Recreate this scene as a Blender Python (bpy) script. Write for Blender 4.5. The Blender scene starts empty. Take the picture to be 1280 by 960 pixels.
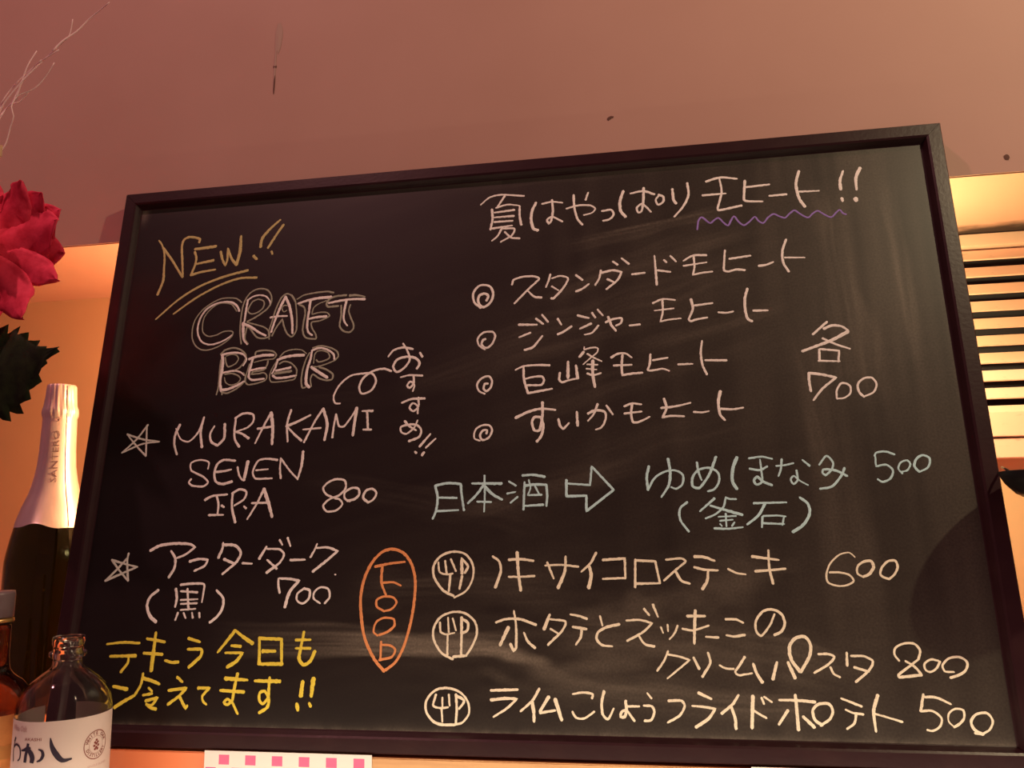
import bpy, bmesh, math, random
import numpy as np
from mathutils import Vector, Matrix, noise
random.seed(7)
S = bpy.context.scene
COL = S.collection

# ---------------------------------------------------------------- camera
F = 1033.0
cam = bpy.data.cameras.new('camera'); cam.sensor_fit = 'HORIZONTAL'; cam.sensor_width = 36.0
cam.lens = F / 1280.0 * 36.0; cam.clip_start = 0.02
camo = bpy.data.objects.new('camera', cam); COL.objects.link(camo)
camo.matrix_world = Matrix(((0.986052, 0.043918, 0.160538, 0.0), (0.165448, -0.153656, -0.974175, 0.0),
                            (-0.018116, 0.987148, -0.158779, 1.5), (0, 0, 0, 1)))
S.camera = camo
# ---------------------------------------------------------------- world, lights, exposure
w = bpy.data.worlds.new('world'); S.world = w; w.use_nodes = True
bg = w.node_tree.nodes['Background']; bg.inputs[0].default_value = (0.80, 0.27, 0.29, 1); bg.inputs[1].default_value = 0.16
S.view_settings.view_transform = 'Standard'; S.view_settings.look = 'None'
S.view_settings.gamma = 1.0; S.view_settings.exposure = 0.0; S.view_settings.use_curve_mapping = False
def point(name, loc, power, color, size):
    l = bpy.data.lights.new(name, 'POINT'); l.energy = power; l.color = color; l.shadow_soft_size = size
    o = bpy.data.objects.new(name, l); o.location = loc; COL.objects.link(o); return o
point('bar_spot_light', (0.92, 0.06, 2.50), 40.0, (1.0, 0.79, 0.47), 0.02)       # lamp up to the right, in front of the board
point('niche_light_right', (0.22, 0.93, 1.68), 5.8, (1.0, 0.82, 0.31), 0.02)    # lamps standing in the niche behind the board
point('niche_light_left', (-0.42, 0.93, 1.66), 11.0, (1.0, 0.50, 0.19), 0.02)
al = bpy.data.lights.new('counter_fill_light', 'AREA'); al.shape = 'RECTANGLE'; al.size = 1.1; al.size_y = .04; al.energy = 1.65; al.color = (1.0, 0.78, 0.54)
alo = bpy.data.objects.new('counter_fill_light', al); alo.location = (-.05, .60, 1.225); alo.rotation_euler = (math.radians(88), 0, 0); COL.objects.link(alo)   # unseen strip-shaped fill, added low to brighten the ledge and cards
point('ceiling_light', (-1.3, -0.25, 3.9), 100.0, (1.0, 0.43, 0.41), 0.06)          # room light high up to the left of the viewer

# ---------------------------------------------------------------- helpers
def tag(o, label=None, cat=None, group=None, kind=None):
    if label: o['label'] = label
    if cat: o['category'] = cat
    if group: o['group'] = group
    if kind: o['kind'] = kind
    return o
def empty(name, loc, rot=(0, 0, 0)):
    o = bpy.data.objects.new(name, None); o.location = loc; o.rotation_euler = rot; COL.objects.link(o); return o
def mesh_obj(name, verts, faces, mat, parent=None, smooth=False, loc=None):
    me = bpy.data.meshes.new(name); me.from_pydata([tuple(v) for v in verts], [], faces); me.update()
    mats = mat if isinstance(mat, (list, tuple)) else [mat]
    for m in mats: me.materials.append(m)
    if smooth:
        for p in me.polygons: p.use_smooth = True
    o = bpy.data.objects.new(name, me); COL.objects.link(o)
    if parent: o.parent = parent
    if loc: o.location = loc
    return o
def bm_obj(name, bm, mat, parent=None, smooth=False, loc=None, rot=None):
    me = bpy.data.meshes.new(name); bm.normal_update(); bm.to_mesh(me); bm.free()
    me.materials.append(mat)
    if smooth:
        for p in me.polygons: p.use_smooth = True
    o = bpy.data.objects.new(name, me); COL.objects.link(o)
    if parent: o.parent = parent
    if loc: o.location = loc
    if rot: o.rotation_euler = rot
    return o
def box_bm(x0, x1, y0, y1, z0, z1, bev=0.0):
    bm = bmesh.new(); bmesh.ops.create_cube(bm, size=1)
    for v in bm.verts:
        v.co = Vector((x0 + (v.co.x + .5) * (x1 - x0), y0 + (v.co.y + .5) * (y1 - y0), z0 + (v.co.z + .5) * (z1 - z0)))
    if bev: bmesh.ops.bevel(bm, geom=bm.edges[:], offset=bev, segments=2, affect='EDGES')
    return bm
def lathe(prof, seg=64, wob=None):
    V, Fc = [], []
    n = len(prof)
    for i in range(seg):
        a = 2 * math.pi * i / seg
        for j, (r, z) in enumerate(prof):
            rr, zz = (r, z) if wob is None else wob(a, j, r, z)
            V.append((rr * math.sin(a), -rr * math.cos(a), zz))
    for i in range(seg):
        k = (i + 1) % seg
        for j in range(n - 1):
            Fc.append((i * n + j, k * n + j, k * n + j + 1, i * n + j + 1))
    return V, Fc
def spline(P, step, closed=False):
    """Catmull-Rom through P, sharp corners kept"""
    P = [np.array(p, float) for p in P]; n = len(P)
    if n == 1: return P
    T = []
    for i in range(n):
        if i == 0: t = (P[1] - P[0])
        elif i == n - 1: t = (P[-1] - P[-2])
        else:
            a, b = P[i] - P[i - 1], P[i + 1] - P[i]
            la, lb = np.linalg.norm(a) + 1e-9, np.linalg.norm(b) + 1e-9
            if a @ b / la / lb < (-.35 if min(la, lb) < .009 else .25): t = None
            else: t = (a / la + b / lb) / 2 * min(la, lb)
        T.append(t)
    out = []
    for i in range(n - 1):
        d = P[i + 1] - P[i]; L = np.linalg.norm(d)
        a = T[i] if T[i] is not None else d * .8
        b = T[i + 1] if T[i + 1] is not None else d * .8
        if i == 0 and n > 2: a = d
        m = max(2, int(L / step))
        for k in range(m):
            s = k / m
            out.append((2*s**3-3*s*s+1)*P[i] + (s**3-2*s*s+s)*a + (-2*s**3+3*s*s)*P[i+1] + (s**3-s*s)*b)
    out.append(P[-1]); return out
def tube(pts, rad, seg=6):
    """tapered tube through 3D points; rad is a function of 0..1"""
    V, Fc = [], []; n = len(pts)
    for i, p in enumerate(pts):
        p = Vector(p); t = (Vector(pts[min(i + 1, n - 1)]) - Vector(pts[max(i - 1, 0)])).normalized()
        a = t.cross(Vector((0, 1, .01))).normalized(); b = t.cross(a)
        r = rad(i / (n - 1))
        for k in range(seg):
            c = 2 * math.pi * k / seg; V.append(p + a * r * math.cos(c) + b * r * math.sin(c))
    for i in range(n - 1):
        for k in range(seg):
            Fc.append((i*seg+k, i*seg+(k+1) % seg, (i+1)*seg+(k+1) % seg, (i+1)*seg+k))
    Fc.append(tuple(range(seg))[::-1]); Fc.append(tuple((n-1)*seg+k for k in range(seg)))
    return V, Fc

# ---------------------------------------------------------------- materials
def mat(name, color, rough=.5, metal=0.0, spec=.5, **kw):
    m = bpy.data.materials.new(name); m.use_nodes = True
    b = m.node_tree.nodes['Principled BSDF']
    b.inputs['Base Color'].default_value = (*color, 1); b.inputs['Roughness'].default_value = rough
    b.inputs['Metallic'].default_value = metal; b.inputs['Specular IOR Level'].default_value = spec
    for k, v in kw.items(): b.inputs[k.replace('_', ' ')].default_value = v
    return m
def N(m, typ, **kw):
    n = m.node_tree.nodes.new(typ)
    for k, v in kw.items(): setattr(n, k, v)
    return n
def L(m, a, b): m.node_tree.links.new(a, b)
def noisy(m, c1, c2, scale, detail=4, stretch=(1, 1, 1), lo=.35, hi=.65, bump=0.0, bscale=None, coord='Object'):
    """base colour mixed between two tones by stretched noise, with optional bump"""
    b = m.node_tree.nodes['Principled BSDF']
    tc = N(m, 'ShaderNodeTexCoord'); mp = N(m, 'ShaderNodeMapping'); mp.inputs['Scale'].default_value = stretch
    L(m, tc.outputs[coord], mp.inputs['Vector'])
    no = N(m, 'ShaderNodeTexNoise'); no.inputs['Scale'].default_value = scale; no.inputs['Detail'].default_value = detail
    L(m, mp.outputs[0], no.inputs['Vector'])
    r = N(m, 'ShaderNodeMapRange'); r.inputs[1].default_value = lo; r.inputs[2].default_value = hi
    L(m, no.outputs[0], r.inputs[0])
    mx = N(m, 'ShaderNodeMix', data_type='RGBA'); mx.inputs[6].default_value = (*c1, 1); mx.inputs[7].default_value = (*c2, 1)
    L(m, r.outputs[0], mx.inputs[0]); L(m, mx.outputs[2], b.inputs['Base Color'])
    if bump:
        n2 = N(m, 'ShaderNodeTexNoise'); n2.inputs['Scale'].default_value = bscale or scale; n2.inputs['Detail'].default_value = 3
        L(m, mp.outputs[0], n2.inputs['Vector'])
        bp = N(m, 'ShaderNodeBump'); bp.inputs['Strength'].default_value = bump; bp.inputs['Distance'].default_value = .001
        L(m, n2.outputs[0], bp.inputs['Height']); L(m, bp.outputs[0], b.inputs['Normal'])
    return m, mx

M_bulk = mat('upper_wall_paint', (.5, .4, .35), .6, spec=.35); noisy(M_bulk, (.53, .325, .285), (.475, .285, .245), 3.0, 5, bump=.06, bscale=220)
# sooty grime on the underside of the bulkhead along the wall above the vent
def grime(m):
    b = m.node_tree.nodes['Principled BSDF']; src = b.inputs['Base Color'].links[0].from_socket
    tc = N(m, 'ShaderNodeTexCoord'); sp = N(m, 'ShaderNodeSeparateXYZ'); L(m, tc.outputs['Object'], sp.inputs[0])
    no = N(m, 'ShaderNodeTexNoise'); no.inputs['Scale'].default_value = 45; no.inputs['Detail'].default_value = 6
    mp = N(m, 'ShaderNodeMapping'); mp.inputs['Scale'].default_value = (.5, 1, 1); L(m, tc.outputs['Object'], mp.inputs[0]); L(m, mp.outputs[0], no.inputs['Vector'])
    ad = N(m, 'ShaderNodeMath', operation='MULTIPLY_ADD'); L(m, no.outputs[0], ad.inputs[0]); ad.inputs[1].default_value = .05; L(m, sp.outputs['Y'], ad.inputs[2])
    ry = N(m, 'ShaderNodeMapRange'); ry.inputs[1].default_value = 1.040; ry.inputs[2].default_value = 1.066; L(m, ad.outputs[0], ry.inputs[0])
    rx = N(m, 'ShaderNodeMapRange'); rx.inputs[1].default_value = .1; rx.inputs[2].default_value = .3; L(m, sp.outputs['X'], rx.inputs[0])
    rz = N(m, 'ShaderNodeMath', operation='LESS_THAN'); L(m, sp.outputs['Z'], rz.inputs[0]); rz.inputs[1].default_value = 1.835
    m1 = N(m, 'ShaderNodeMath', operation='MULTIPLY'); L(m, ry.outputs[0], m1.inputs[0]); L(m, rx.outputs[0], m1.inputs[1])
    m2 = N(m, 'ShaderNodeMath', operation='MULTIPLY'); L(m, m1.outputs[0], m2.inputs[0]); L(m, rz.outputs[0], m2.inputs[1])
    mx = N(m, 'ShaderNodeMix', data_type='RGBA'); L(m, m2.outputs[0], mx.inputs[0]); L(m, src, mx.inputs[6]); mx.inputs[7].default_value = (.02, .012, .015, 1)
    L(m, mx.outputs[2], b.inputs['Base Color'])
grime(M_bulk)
M_wall = mat('lower_wall_paint', (.5, .35, .25), .5); noisy(M_wall, (.62, .40, .27), (.56, .36, .24), 4.0, 5, bump=.06, bscale=200)
M_ledge = mat('orange_paint', (.75, .30, .15), .45); noisy(M_ledge, (.95, .30, .13), (.88, .27, .12), 9, 4, bump=.05, bscale=200)
M_wood = mat('pale_wood', (.6, .35, .15), .4); noisy(M_wood, (.72, .42, .17), (.50, .25, .09), 14, 6, (1, 8, 12), .3, .7, bump=.08)
M_counter = mat('dark_counter_wood', (.12, .06, .04), .35); noisy(M_counter, (.14, .07, .04), (.08, .04, .025), 12, 5, (1, 10, 10))
M_frame = mat('black_lacquer', (.012, .009, .010), .33, spec=.42); noisy(M_frame, (.022, .006, .009), (.030, .010, .012), 30, 5, (1, 1, 1), .45, .75, bump=.10, bscale=260)
M_vent = mat('vent_enamel', (.7, .5, .42), .45); noisy(M_vent, (.84, .54, .48), (.60, .36, .32), 60, 6, (1, 1, 3), .62, .74, bump=.04)
M_dark = mat('dark_cavity', (.012, .009, .02), .8)
M_lamp = mat('black_metal', (.012, .012, .013), .35, spec=.4)
M_stain = mat('old_stain', (.12, .05, .04), .8)
M_stain2 = mat('faint_stain', (.46, .32, .28), .8)
M_paper = mat('white_paper', (.86, .84, .84), .7)
M_pink = mat('pink_print', (.75, .16, .36), .7)
M_label = mat('label_paper', (.80, .68, .66), .6)
M_ink = mat('ink_black', (.03, .02, .05), .6)
M_ink2 = mat('ink_red_brown', (.26, .06, .05), .6)
M_ink3 = mat('ink_pale', (.62, .42, .42), .6)
M_orange_label = mat('orange_label', (.80, .36, .10), .6); noisy(M_orange_label, (.82, .38, .12), (.55, .20, .06), 40, 4)
M_foil = mat('silver_foil', (.72, .62, .66), .42, metal=.5)
noisy(M_foil, (.74, .64, .67), (.60, .50, .54), 60, 4, (1, 1, .08), bump=.35, bscale=90)
M_emboss = mat('foil_lettering', (.30, .22, .26), .4, metal=.5)
M_silk_red = mat('red_silk', (.55, .015, .05), .7, spec=.2); noisy(M_silk_red, (.90, .06, .14), (.62, .025, .07), 60, 4, bump=.3, bscale=240)
M_leaf = mat('dark_green_silk', (.015, .03, .01), .7, spec=.2); noisy(M_leaf, (.018, .030, .010), (.008, .014, .006), 80, 4, bump=.3, bscale=240)
M_twig = mat('pale_pink_twig', (.95, .72, .74), .5)
M_stem = mat('green_stem', (.03, .06, .02), .6)
M_vase = mat('dark_glaze', (.03, .02, .03), .25)
M_stub = mat('beige_tip', (.70, .50, .30), .6)
M_black_cap = mat('cap_grey', (.20, .14, .16), .35)
M_gold = mat('gold_ring', (.75, .48, .18), .3, metal=.8)
def glass(name, color, ior=1.5, rough=.02):
    m = mat(name, color, rough); b = m.node_tree.nodes['Principled BSDF']
    b.inputs['Transmission Weight'].default_value = 1.0; b.inputs['IOR'].default_value = ior; return m
M_green_glass = glass('dark_green_glass', (.016, .022, .004), 1.4)
M_clear_glass = glass('clear_glass', (.97, .95, .93), 1.45)
M_amber = glass('amber_glass', (.10, .045, .022), 1.45)

def chalk(name, color):
    """chalk rubbed on slate: grains of pigment with the board showing between them"""
    m = mat(name, color, .95, spec=.1)
    b = m.node_tree.nodes['Principled BSDF']
    tc = N(m, 'ShaderNodeTexCoord'); no = N(m, 'ShaderNodeTexNoise'); no.inputs['Scale'].default_value = 900; no.inputs['Detail'].default_value = 2
    n2 = N(m, 'ShaderNodeTexNoise'); n2.inputs['Scale'].default_value = 60; n2.inputs['Detail'].default_value = 3
    L(m, tc.outputs['Object'], no.inputs['Vector']); L(m, tc.outputs['Object'], n2.inputs['Vector'])
    ad = N(m, 'ShaderNodeMath', operation='MULTIPLY_ADD'); L(m, n2.outputs[0], ad.inputs[0]); ad.inputs[1].default_value = .6; L(m, no.outputs[0], ad.inputs[2])
    r = N(m, 'ShaderNodeMapRange'); r.inputs[1].default_value = .62; r.inputs[2].default_value = .82; r.inputs[3].default_value = .82; r.inputs[4].default_value = 1
    L(m, ad.outputs[0], r.inputs[0])
    mx = N(m, 'ShaderNodeMix', data_type='RGBA'); mx.inputs[6].default_value = (.02, .016, .014, 1); mx.inputs[7].default_value = (*color, 1)
    L(m, r.outputs[0], mx.inputs[0]); L(m, mx.outputs[2], b.inputs['Base Color'])
    return m
CH = dict(W=chalk('chalk_white_pink', (.97, .95, .95)), C=chalk('chalk_white_cream', (.98, .93, .76)), Y=chalk('chalk_yellow', (.92, .78, .10)),
          G=chalk('chalk_gold', (.62, .56, .26)), D=chalk('chalk_grey_green', (.40, .42, .34)), P=chalk('chalk_purple', (.34, .24, .70)),
          B=chalk('chalk_blue', (.58, .90, 1.0)), O=chalk('chalk_orange', (.90, .38, .16)))

# ---------------------------------------------------------------- setting: walls, bulkhead, ledge, counter
tag(bm_obj('wall_back', box_bm(-2.2, 2.0, 1.08, 1.18, .2, 1.8335), M_wall), kind='structure')
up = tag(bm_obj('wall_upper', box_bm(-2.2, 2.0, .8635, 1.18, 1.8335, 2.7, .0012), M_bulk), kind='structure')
def blob(name, cx, cz, rx, rz, m, tilt=0.0, seed=0):
    n = 18; V = [(cx, .8629, cz)]
    for k in range(n):
        a = 2 * math.pi * k / n; q = 1 + .25 * noise.noise(Vector((math.cos(a) * 2, math.sin(a) * 2, seed)))
        x, z = rx * q * math.cos(a), rz * q * math.sin(a)
        V.append((cx + x * math.cos(tilt) - z * math.sin(tilt), .8632, cz + x * math.sin(tilt) + z * math.cos(tilt)))
    return mesh_obj(name, V, [(0, 1 + (k + 1) % n, 1 + k) for k in range(n)], m, up)
blob('drip_stain', -.4245, 2.036, .0012, .029, M_stain2, -.03, 1)
blob('drip_stain', -.4205, 2.078, .0045, .020, M_stain2, -.05, 2)
blob('drip_stain', -.4243, 2.040, .0022, .0024, M_stain, 0, 3)
blob('drip_stain', -.4247, 2.020, .0011, .016, M_stain, -.03, 4)
blob('wall_speck', -.0273, 1.9335, .0034, .0018, M_stain, .6, 5)
blob('wall_speck', -.0240, 1.9345, .0012, .0012, M_stain, 0, 6)
blob('wall_speck', .3699, 1.8508, .0026, .0032, M_stain, .3, 7)
tag(bm_obj('wall_ledge', box_bm(-2.2, 2.0, .7600, 1.08, .2, 1.2876, .001), M_ledge), kind='structure')
tag(bm_obj('trim_1', box_bm(-.36, 2.0, .7560, .7598, 1.2215, 1.2880, .0008), M_wood), kind='structure')
tag(bm_obj('bar_counter', box_bm(-1.3, 1.4, .34, .7598, 1.18, 1.2115, .003), M_counter), kind='structure')   # counter top under the bottles

# ---------------------------------------------------------------- vent on the back wall, right of the board
vent = tag(empty('wall_vent', (.55, 1.08, 1.56)), 'slatted pale metal wall vent glowing orange at the right edge', 'vent')
VX0, VX1 = -.42, .40
def vbox(name, z0, z1, y0, y1, m, x0=VX0, x1=VX1, bev=.0008):
    return bm_obj(name, box_bm(x0, x1, y0, y1, z0 - 1.56, z1 - 1.56, bev), m, vent)
vbox('backing', 1.60, 1.83, -.004, -.0005, M_dark)
vbox('frame', 1.8175, 1.8330, -.026, -.004, M_vent, VX0 - .02, VX1 + .02)
vbox('frame', 1.560, 1.832, -.026, -.0005, M_vent, VX0 - .03, VX0 - .001)
vbox('frame', 1.560, 1.832, -.026, -.0005, M_vent, VX1 + .001, VX1 + .03)
me0 = None
for k in range(10):
    zc = 1.8170 - .0215 * k
    if me0 is None:
        bm = box_bm(VX0, VX1, -.0012, .0012, -.0078, .0078, .0005)
        sl = bm_obj('slat', bm, M_vent, vent); me0 = sl.data
    else:
        sl = bpy.data.objects.new('slat', me0); COL.objects.link(sl); sl.parent = vent
    sl.location = (0, -.018, zc - .0215 * .47 - 1.56 + .0005); sl.rotation_euler = (math.radians(-28), 0, 0)
vbox('lower_panel', 1.5832, 1.6125, -.024, -.0005, M_vent)
vbox('bottom_rail', 1.5580, 1.5815, -.020, -.0005, M_vent)

# ---------------------------------------------------------------- the chalkboard
BO = Vector((-.146694, .758669, 1.290499))
board = tag(empty('chalkboard', BO, (math.radians(82), 0, 0)), 'large black-framed chalkboard menu covered in handwritten Japanese and English chalk writing', 'chalkboard')
W2, H = .45, .6
prof = [(0, -.020), (0, -.0008), (.0008, 0), (.0125, 0), (.0145, -.0010), (.0165, -.0045), (.0180, -.0076), (.0190, -.0080), (.0190, -.020)]
def rail(a, b, ia, ib):
    V = []
    for (px, py), (ix, iy) in ((a, ia), (b, ib)):
        for w_, h_ in prof: V.append((px + ix * w_, py + iy * w_, h_))
    n = len(prof)
    Fc = [(j, j + 1, n + j + 1, n + j) for j in range(n - 1)] + [(n - 1, 0, n, 2 * n - 1)]
    Fc += [tuple(range(n))[::-1], tuple(range(n, 2 * n))]
    bm = bmesh.new(); vs = [bm.verts.new(v) for v in V]
    for f in Fc: bm.faces.new([vs[i] for i in f])
    bmesh.ops.recalc_face_normals(bm, faces=bm.faces[:])
    return bm_obj('frame_rail', bm, M_frame, board)
g = .0002
rail((-W2 + g, H), (W2 - g, H), (1, -1), (-1, -1)); rail((-W2 + g, 0), (W2 - g, 0), (1, 1), (-1, 1))
rail((-W2, g), (-W2, H - g), (1, 1), (1, -1)); rail((W2, g), (W2, H - g), (-1, 1), (-1, -1))

# writing surface: fine grid carrying the amount of rubbed-in chalk dust plus painted lamp sheen as an attribute
NX, NY = 520, 340
xs = np.linspace(-.4315, .4315, NX); ys = np.linspace(.0185, .5815, NY)
X, Yg = np.meshgrid(xs, ys); X = X * 1000; Yg = Yg * 1000
rng = np.random.default_rng(5)
def vnoise(u, v, seed):
    r = np.random.default_rng(seed); T = r.random((256, 256))
    iu, iv = np.floor(u).astype(int), np.floor(v).astype(int); fu, fv = u - iu, v - iv
    fu = fu * fu * (3 - 2 * fu); fv = fv * fv * (3 - 2 * fv)
    g_ = lambda a, b: T[a % 256, b % 256]
    return (g_(iu, iv) * (1 - fu) + g_(iu + 1, iv) * fu) * (1 - fv) + (g_(iu, iv + 1) * (1 - fu) + g_(iu + 1, iv + 1) * fu) * fv
def wipe(x0, y0, x1, y1, wid, s, seed, hard=2.0, along=90., across=3.0, bend=0.0, e0=.25, e1=.25, soft=0):
    """one eraser pass: streaks running along the pass, fading at its ends"""
    L_ = math.hypot(x1 - x0, y1 - y0); ux, uy = (x1 - x0) / L_, (y1 - y0) / L_
    a = (X - x0) * ux + (Yg - y0) * uy; b = -(X - x0) * uy + (Yg - y0) * ux
    b = b - bend * 4 * (a / L_) * (1 - a / L_)
    wob = wid * (.85 + .5 * (vnoise(a / 40 + 9, a * 0 + 3, seed + 7) - .5))
    b = b + .35 * wid * (vnoise(a / 45 + 3, b / 30 + 8, seed + 5) - .5)
    if soft: b = np.where(b > 0, b / soft, b)
    edge = np.clip(1 - np.abs(b / wob) ** hard, 0, 1)
    ends = np.clip(a / (L_ * e0), 0, 1) * np.clip((L_ - a) / (L_ * e1), 0, 1); ends = ends * ends * (3 - 2 * ends)
    st = .55 * vnoise(a / along + 40, b / across + 40, seed) + .45 * vnoise(a / (along * .6) + 80, b / (across * .45) + 80, seed + 1)
    return s * edge * ends * (.12 + 1.75 * st ** 1.6)
def puff(x, y, rx, ry, s, seed, rot=0.0):
    c, q = math.cos(rot), math.sin(rot)
    a = ((X - x) * c + (Yg - y) * q) / rx; b = (-(X - x) * q + (Yg - y) * c) / ry
    r = np.sqrt(a * a + b * b) + .5 * (vnoise(X / 14 + 50, Yg / 7 + 50, seed) - .5)
    t = np.clip(1 - r, 0, 1); return s * t * t * (3 - 2 * t)
D = .012 + .026 * vnoise(X / 130 + 20, Yg / 60 + 20, 11)
D += .015 * vnoise((X + 2.2 * Yg) / 220 + 9, (Yg - .25 * X) / 9 + 60, 12)
D += .075 * np.clip((X + 60) / 330, 0, 1) * (.4 + .9 * vnoise(X / 16 + 12, Yg / 160 + 5, 13))            # right half: lamp sheen painted in, broken up by vertical wipes
D += .10 * np.clip((Yg - 60) / 300, 0, 1) * np.clip((X - 230) / 120, 0, 1) * vnoise(X / 8 + 30, Yg / 120 + 33, 14)  # more painted sheen towards the upper right, little in the shadowed lower corner
D += wipe(330, 560, 348, 300, 26, .16, 21, 2, 120, 6) + wipe(392, 560, 400, 330, 13, .18, 22, 2, 120, 5) + wipe(290, 420, 330, 120, 26, .07, 23, 2, 120, 7)
# pale wiped band across FOOD and the circled cutlery, hard lower edge
D += wipe(-300, 96, 30, 92, 14, .26, 31, 5, 170, 2.0, 0, .35, .15, 1.5) + wipe(-190, 94, 22, 89, 9, .30, 32, 4, 130, 1.4, 0, .3, .12, 1.6)
D += puff(18, 84, 40, 9, .34, 33, -.18) + puff(46, 74, 46, 13, .18, 34, -.3) + puff(5, 66, 30, 8, .09, 41, -.4) + puff(95, 78, 55, 15, .12, 42, .1)
D += wipe(40, 104, 330, 70, 24, .13, 36, 2, 80, 4, 10) + wipe(-160, 146, 80, 150, 26, .07, 37, 2, 110, 3) + wipe(60, 62, 300, 46, 22, .11, 38, 2, 80, 4, -6)
D += puff(128, 128, 70, 20, .13, 39, .2) + puff(215, 150, 70, 26, .10, 43, .35) + puff(70, 58, 60, 16, .09, 40) + puff(170, 92, 60, 16, .07, 44, -.2)
D += .05 * np.clip(1 - np.hypot((X - 90) / 330, (Yg - 105) / 90), 0, 1) * (.3 + 1.4 * vnoise(X / 40 + 7, Yg / 7 + 3, 45))
D += wipe(-220, 255, 60, 205, 20, .05, 46, 2, 110, 4) + wipe(-60, 215, 150, 262, 16, .06, 47, 2, 110, 4)
# sloping wipes under and between the mojito lines
D += .55 * wipe(-40, 372, 290, 466, 34, .14, 51, 2, 120, 5) + .55 * wipe(20, 440, 270, 505, 18, .16, 52, 2, 120, 4) + .55 * wipe(60, 492, 250, 527, 9, .22, 53, 2, 140, 2.2)
D += .55 * wipe(100, 506, 236, 526, 2.6, .30, 54, 2, 140, 1.2) + .55 * wipe(-20, 300, 300, 400, 24, .09, 55, 2, 120, 5) + .55 * wipe(120, 372, 300, 420, 10, .15, 56, 2, 120, 3)
D += .55 * wipe(-120, 345, 80, 405, 30, .07, 57, 2, 120, 5) + .55 * wipe(30, 245, 260, 310, 30, .06, 58, 2, 120, 5) + .55 * wipe(-260, 335, -120, 348, 16, .05, 59, 2, 90, 3)
D += .55 * wipe(-80, 575, 320, 582, 9, .05, 61, 2, 90, 3)
D *= .8 * np.clip(.35 + (X + 330) / 420, .35, 1)  # left side dimmed: lamp falloff painted into the dust amount
# dust left in the corners and along the bottom edge
D += .10 * np.exp(-(Yg - 19) / 3.0) * (.5 + vnoise(X / 9, Yg * 0 + 4, 71)) + .16 * np.exp(-(Yg - 19) / 1.0) * vnoise(X / 5, Yg * 0 + 9, 72)
D += .22 * np.exp(-((X + 428) / 5) ** 2 - ((Yg - 575) / 10) ** 2) + .05 * np.exp(-(581 - Yg) / 5) * (X < 0)
D = np.clip(D, 0, .8)
idx = np.arange(NX * NY).reshape(NY, NX)
Vp = np.stack([X.ravel() / 1000, Yg.ravel() / 1000, np.full(NX * NY, -.008)], 1)
Fp = np.stack([idx[:-1, :-1].ravel(), idx[:-1, 1:].ravel(), idx[1:, 1:].ravel(), idx[1:, :-1].ravel()], 1)
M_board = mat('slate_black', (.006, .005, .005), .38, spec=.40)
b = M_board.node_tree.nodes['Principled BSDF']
at = N(M_board, 'ShaderNodeAttribute', attribute_name='dust_and_sheen')
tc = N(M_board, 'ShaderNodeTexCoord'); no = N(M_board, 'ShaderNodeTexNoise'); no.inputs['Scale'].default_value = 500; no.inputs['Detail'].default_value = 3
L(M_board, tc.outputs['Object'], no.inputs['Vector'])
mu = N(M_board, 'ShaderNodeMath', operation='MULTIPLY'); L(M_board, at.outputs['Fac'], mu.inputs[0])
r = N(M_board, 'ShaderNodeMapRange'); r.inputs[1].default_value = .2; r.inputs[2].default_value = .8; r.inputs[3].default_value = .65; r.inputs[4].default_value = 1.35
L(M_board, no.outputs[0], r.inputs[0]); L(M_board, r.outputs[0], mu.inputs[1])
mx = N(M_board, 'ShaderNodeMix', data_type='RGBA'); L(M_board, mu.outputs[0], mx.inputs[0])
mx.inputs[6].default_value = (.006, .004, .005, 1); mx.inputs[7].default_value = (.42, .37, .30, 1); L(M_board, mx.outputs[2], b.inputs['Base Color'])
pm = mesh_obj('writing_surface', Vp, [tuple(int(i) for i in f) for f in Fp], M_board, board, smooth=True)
at_ = pm.data.attributes.new('dust_and_sheen', 'FLOAT', 'POINT'); at_.data.foreach_set('value', D.ravel().astype(np.float32))
bm_obj('backing_panel', box_bm(-.431, .431, .019, .581, -.018, -.0084), M_frame, board)

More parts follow.
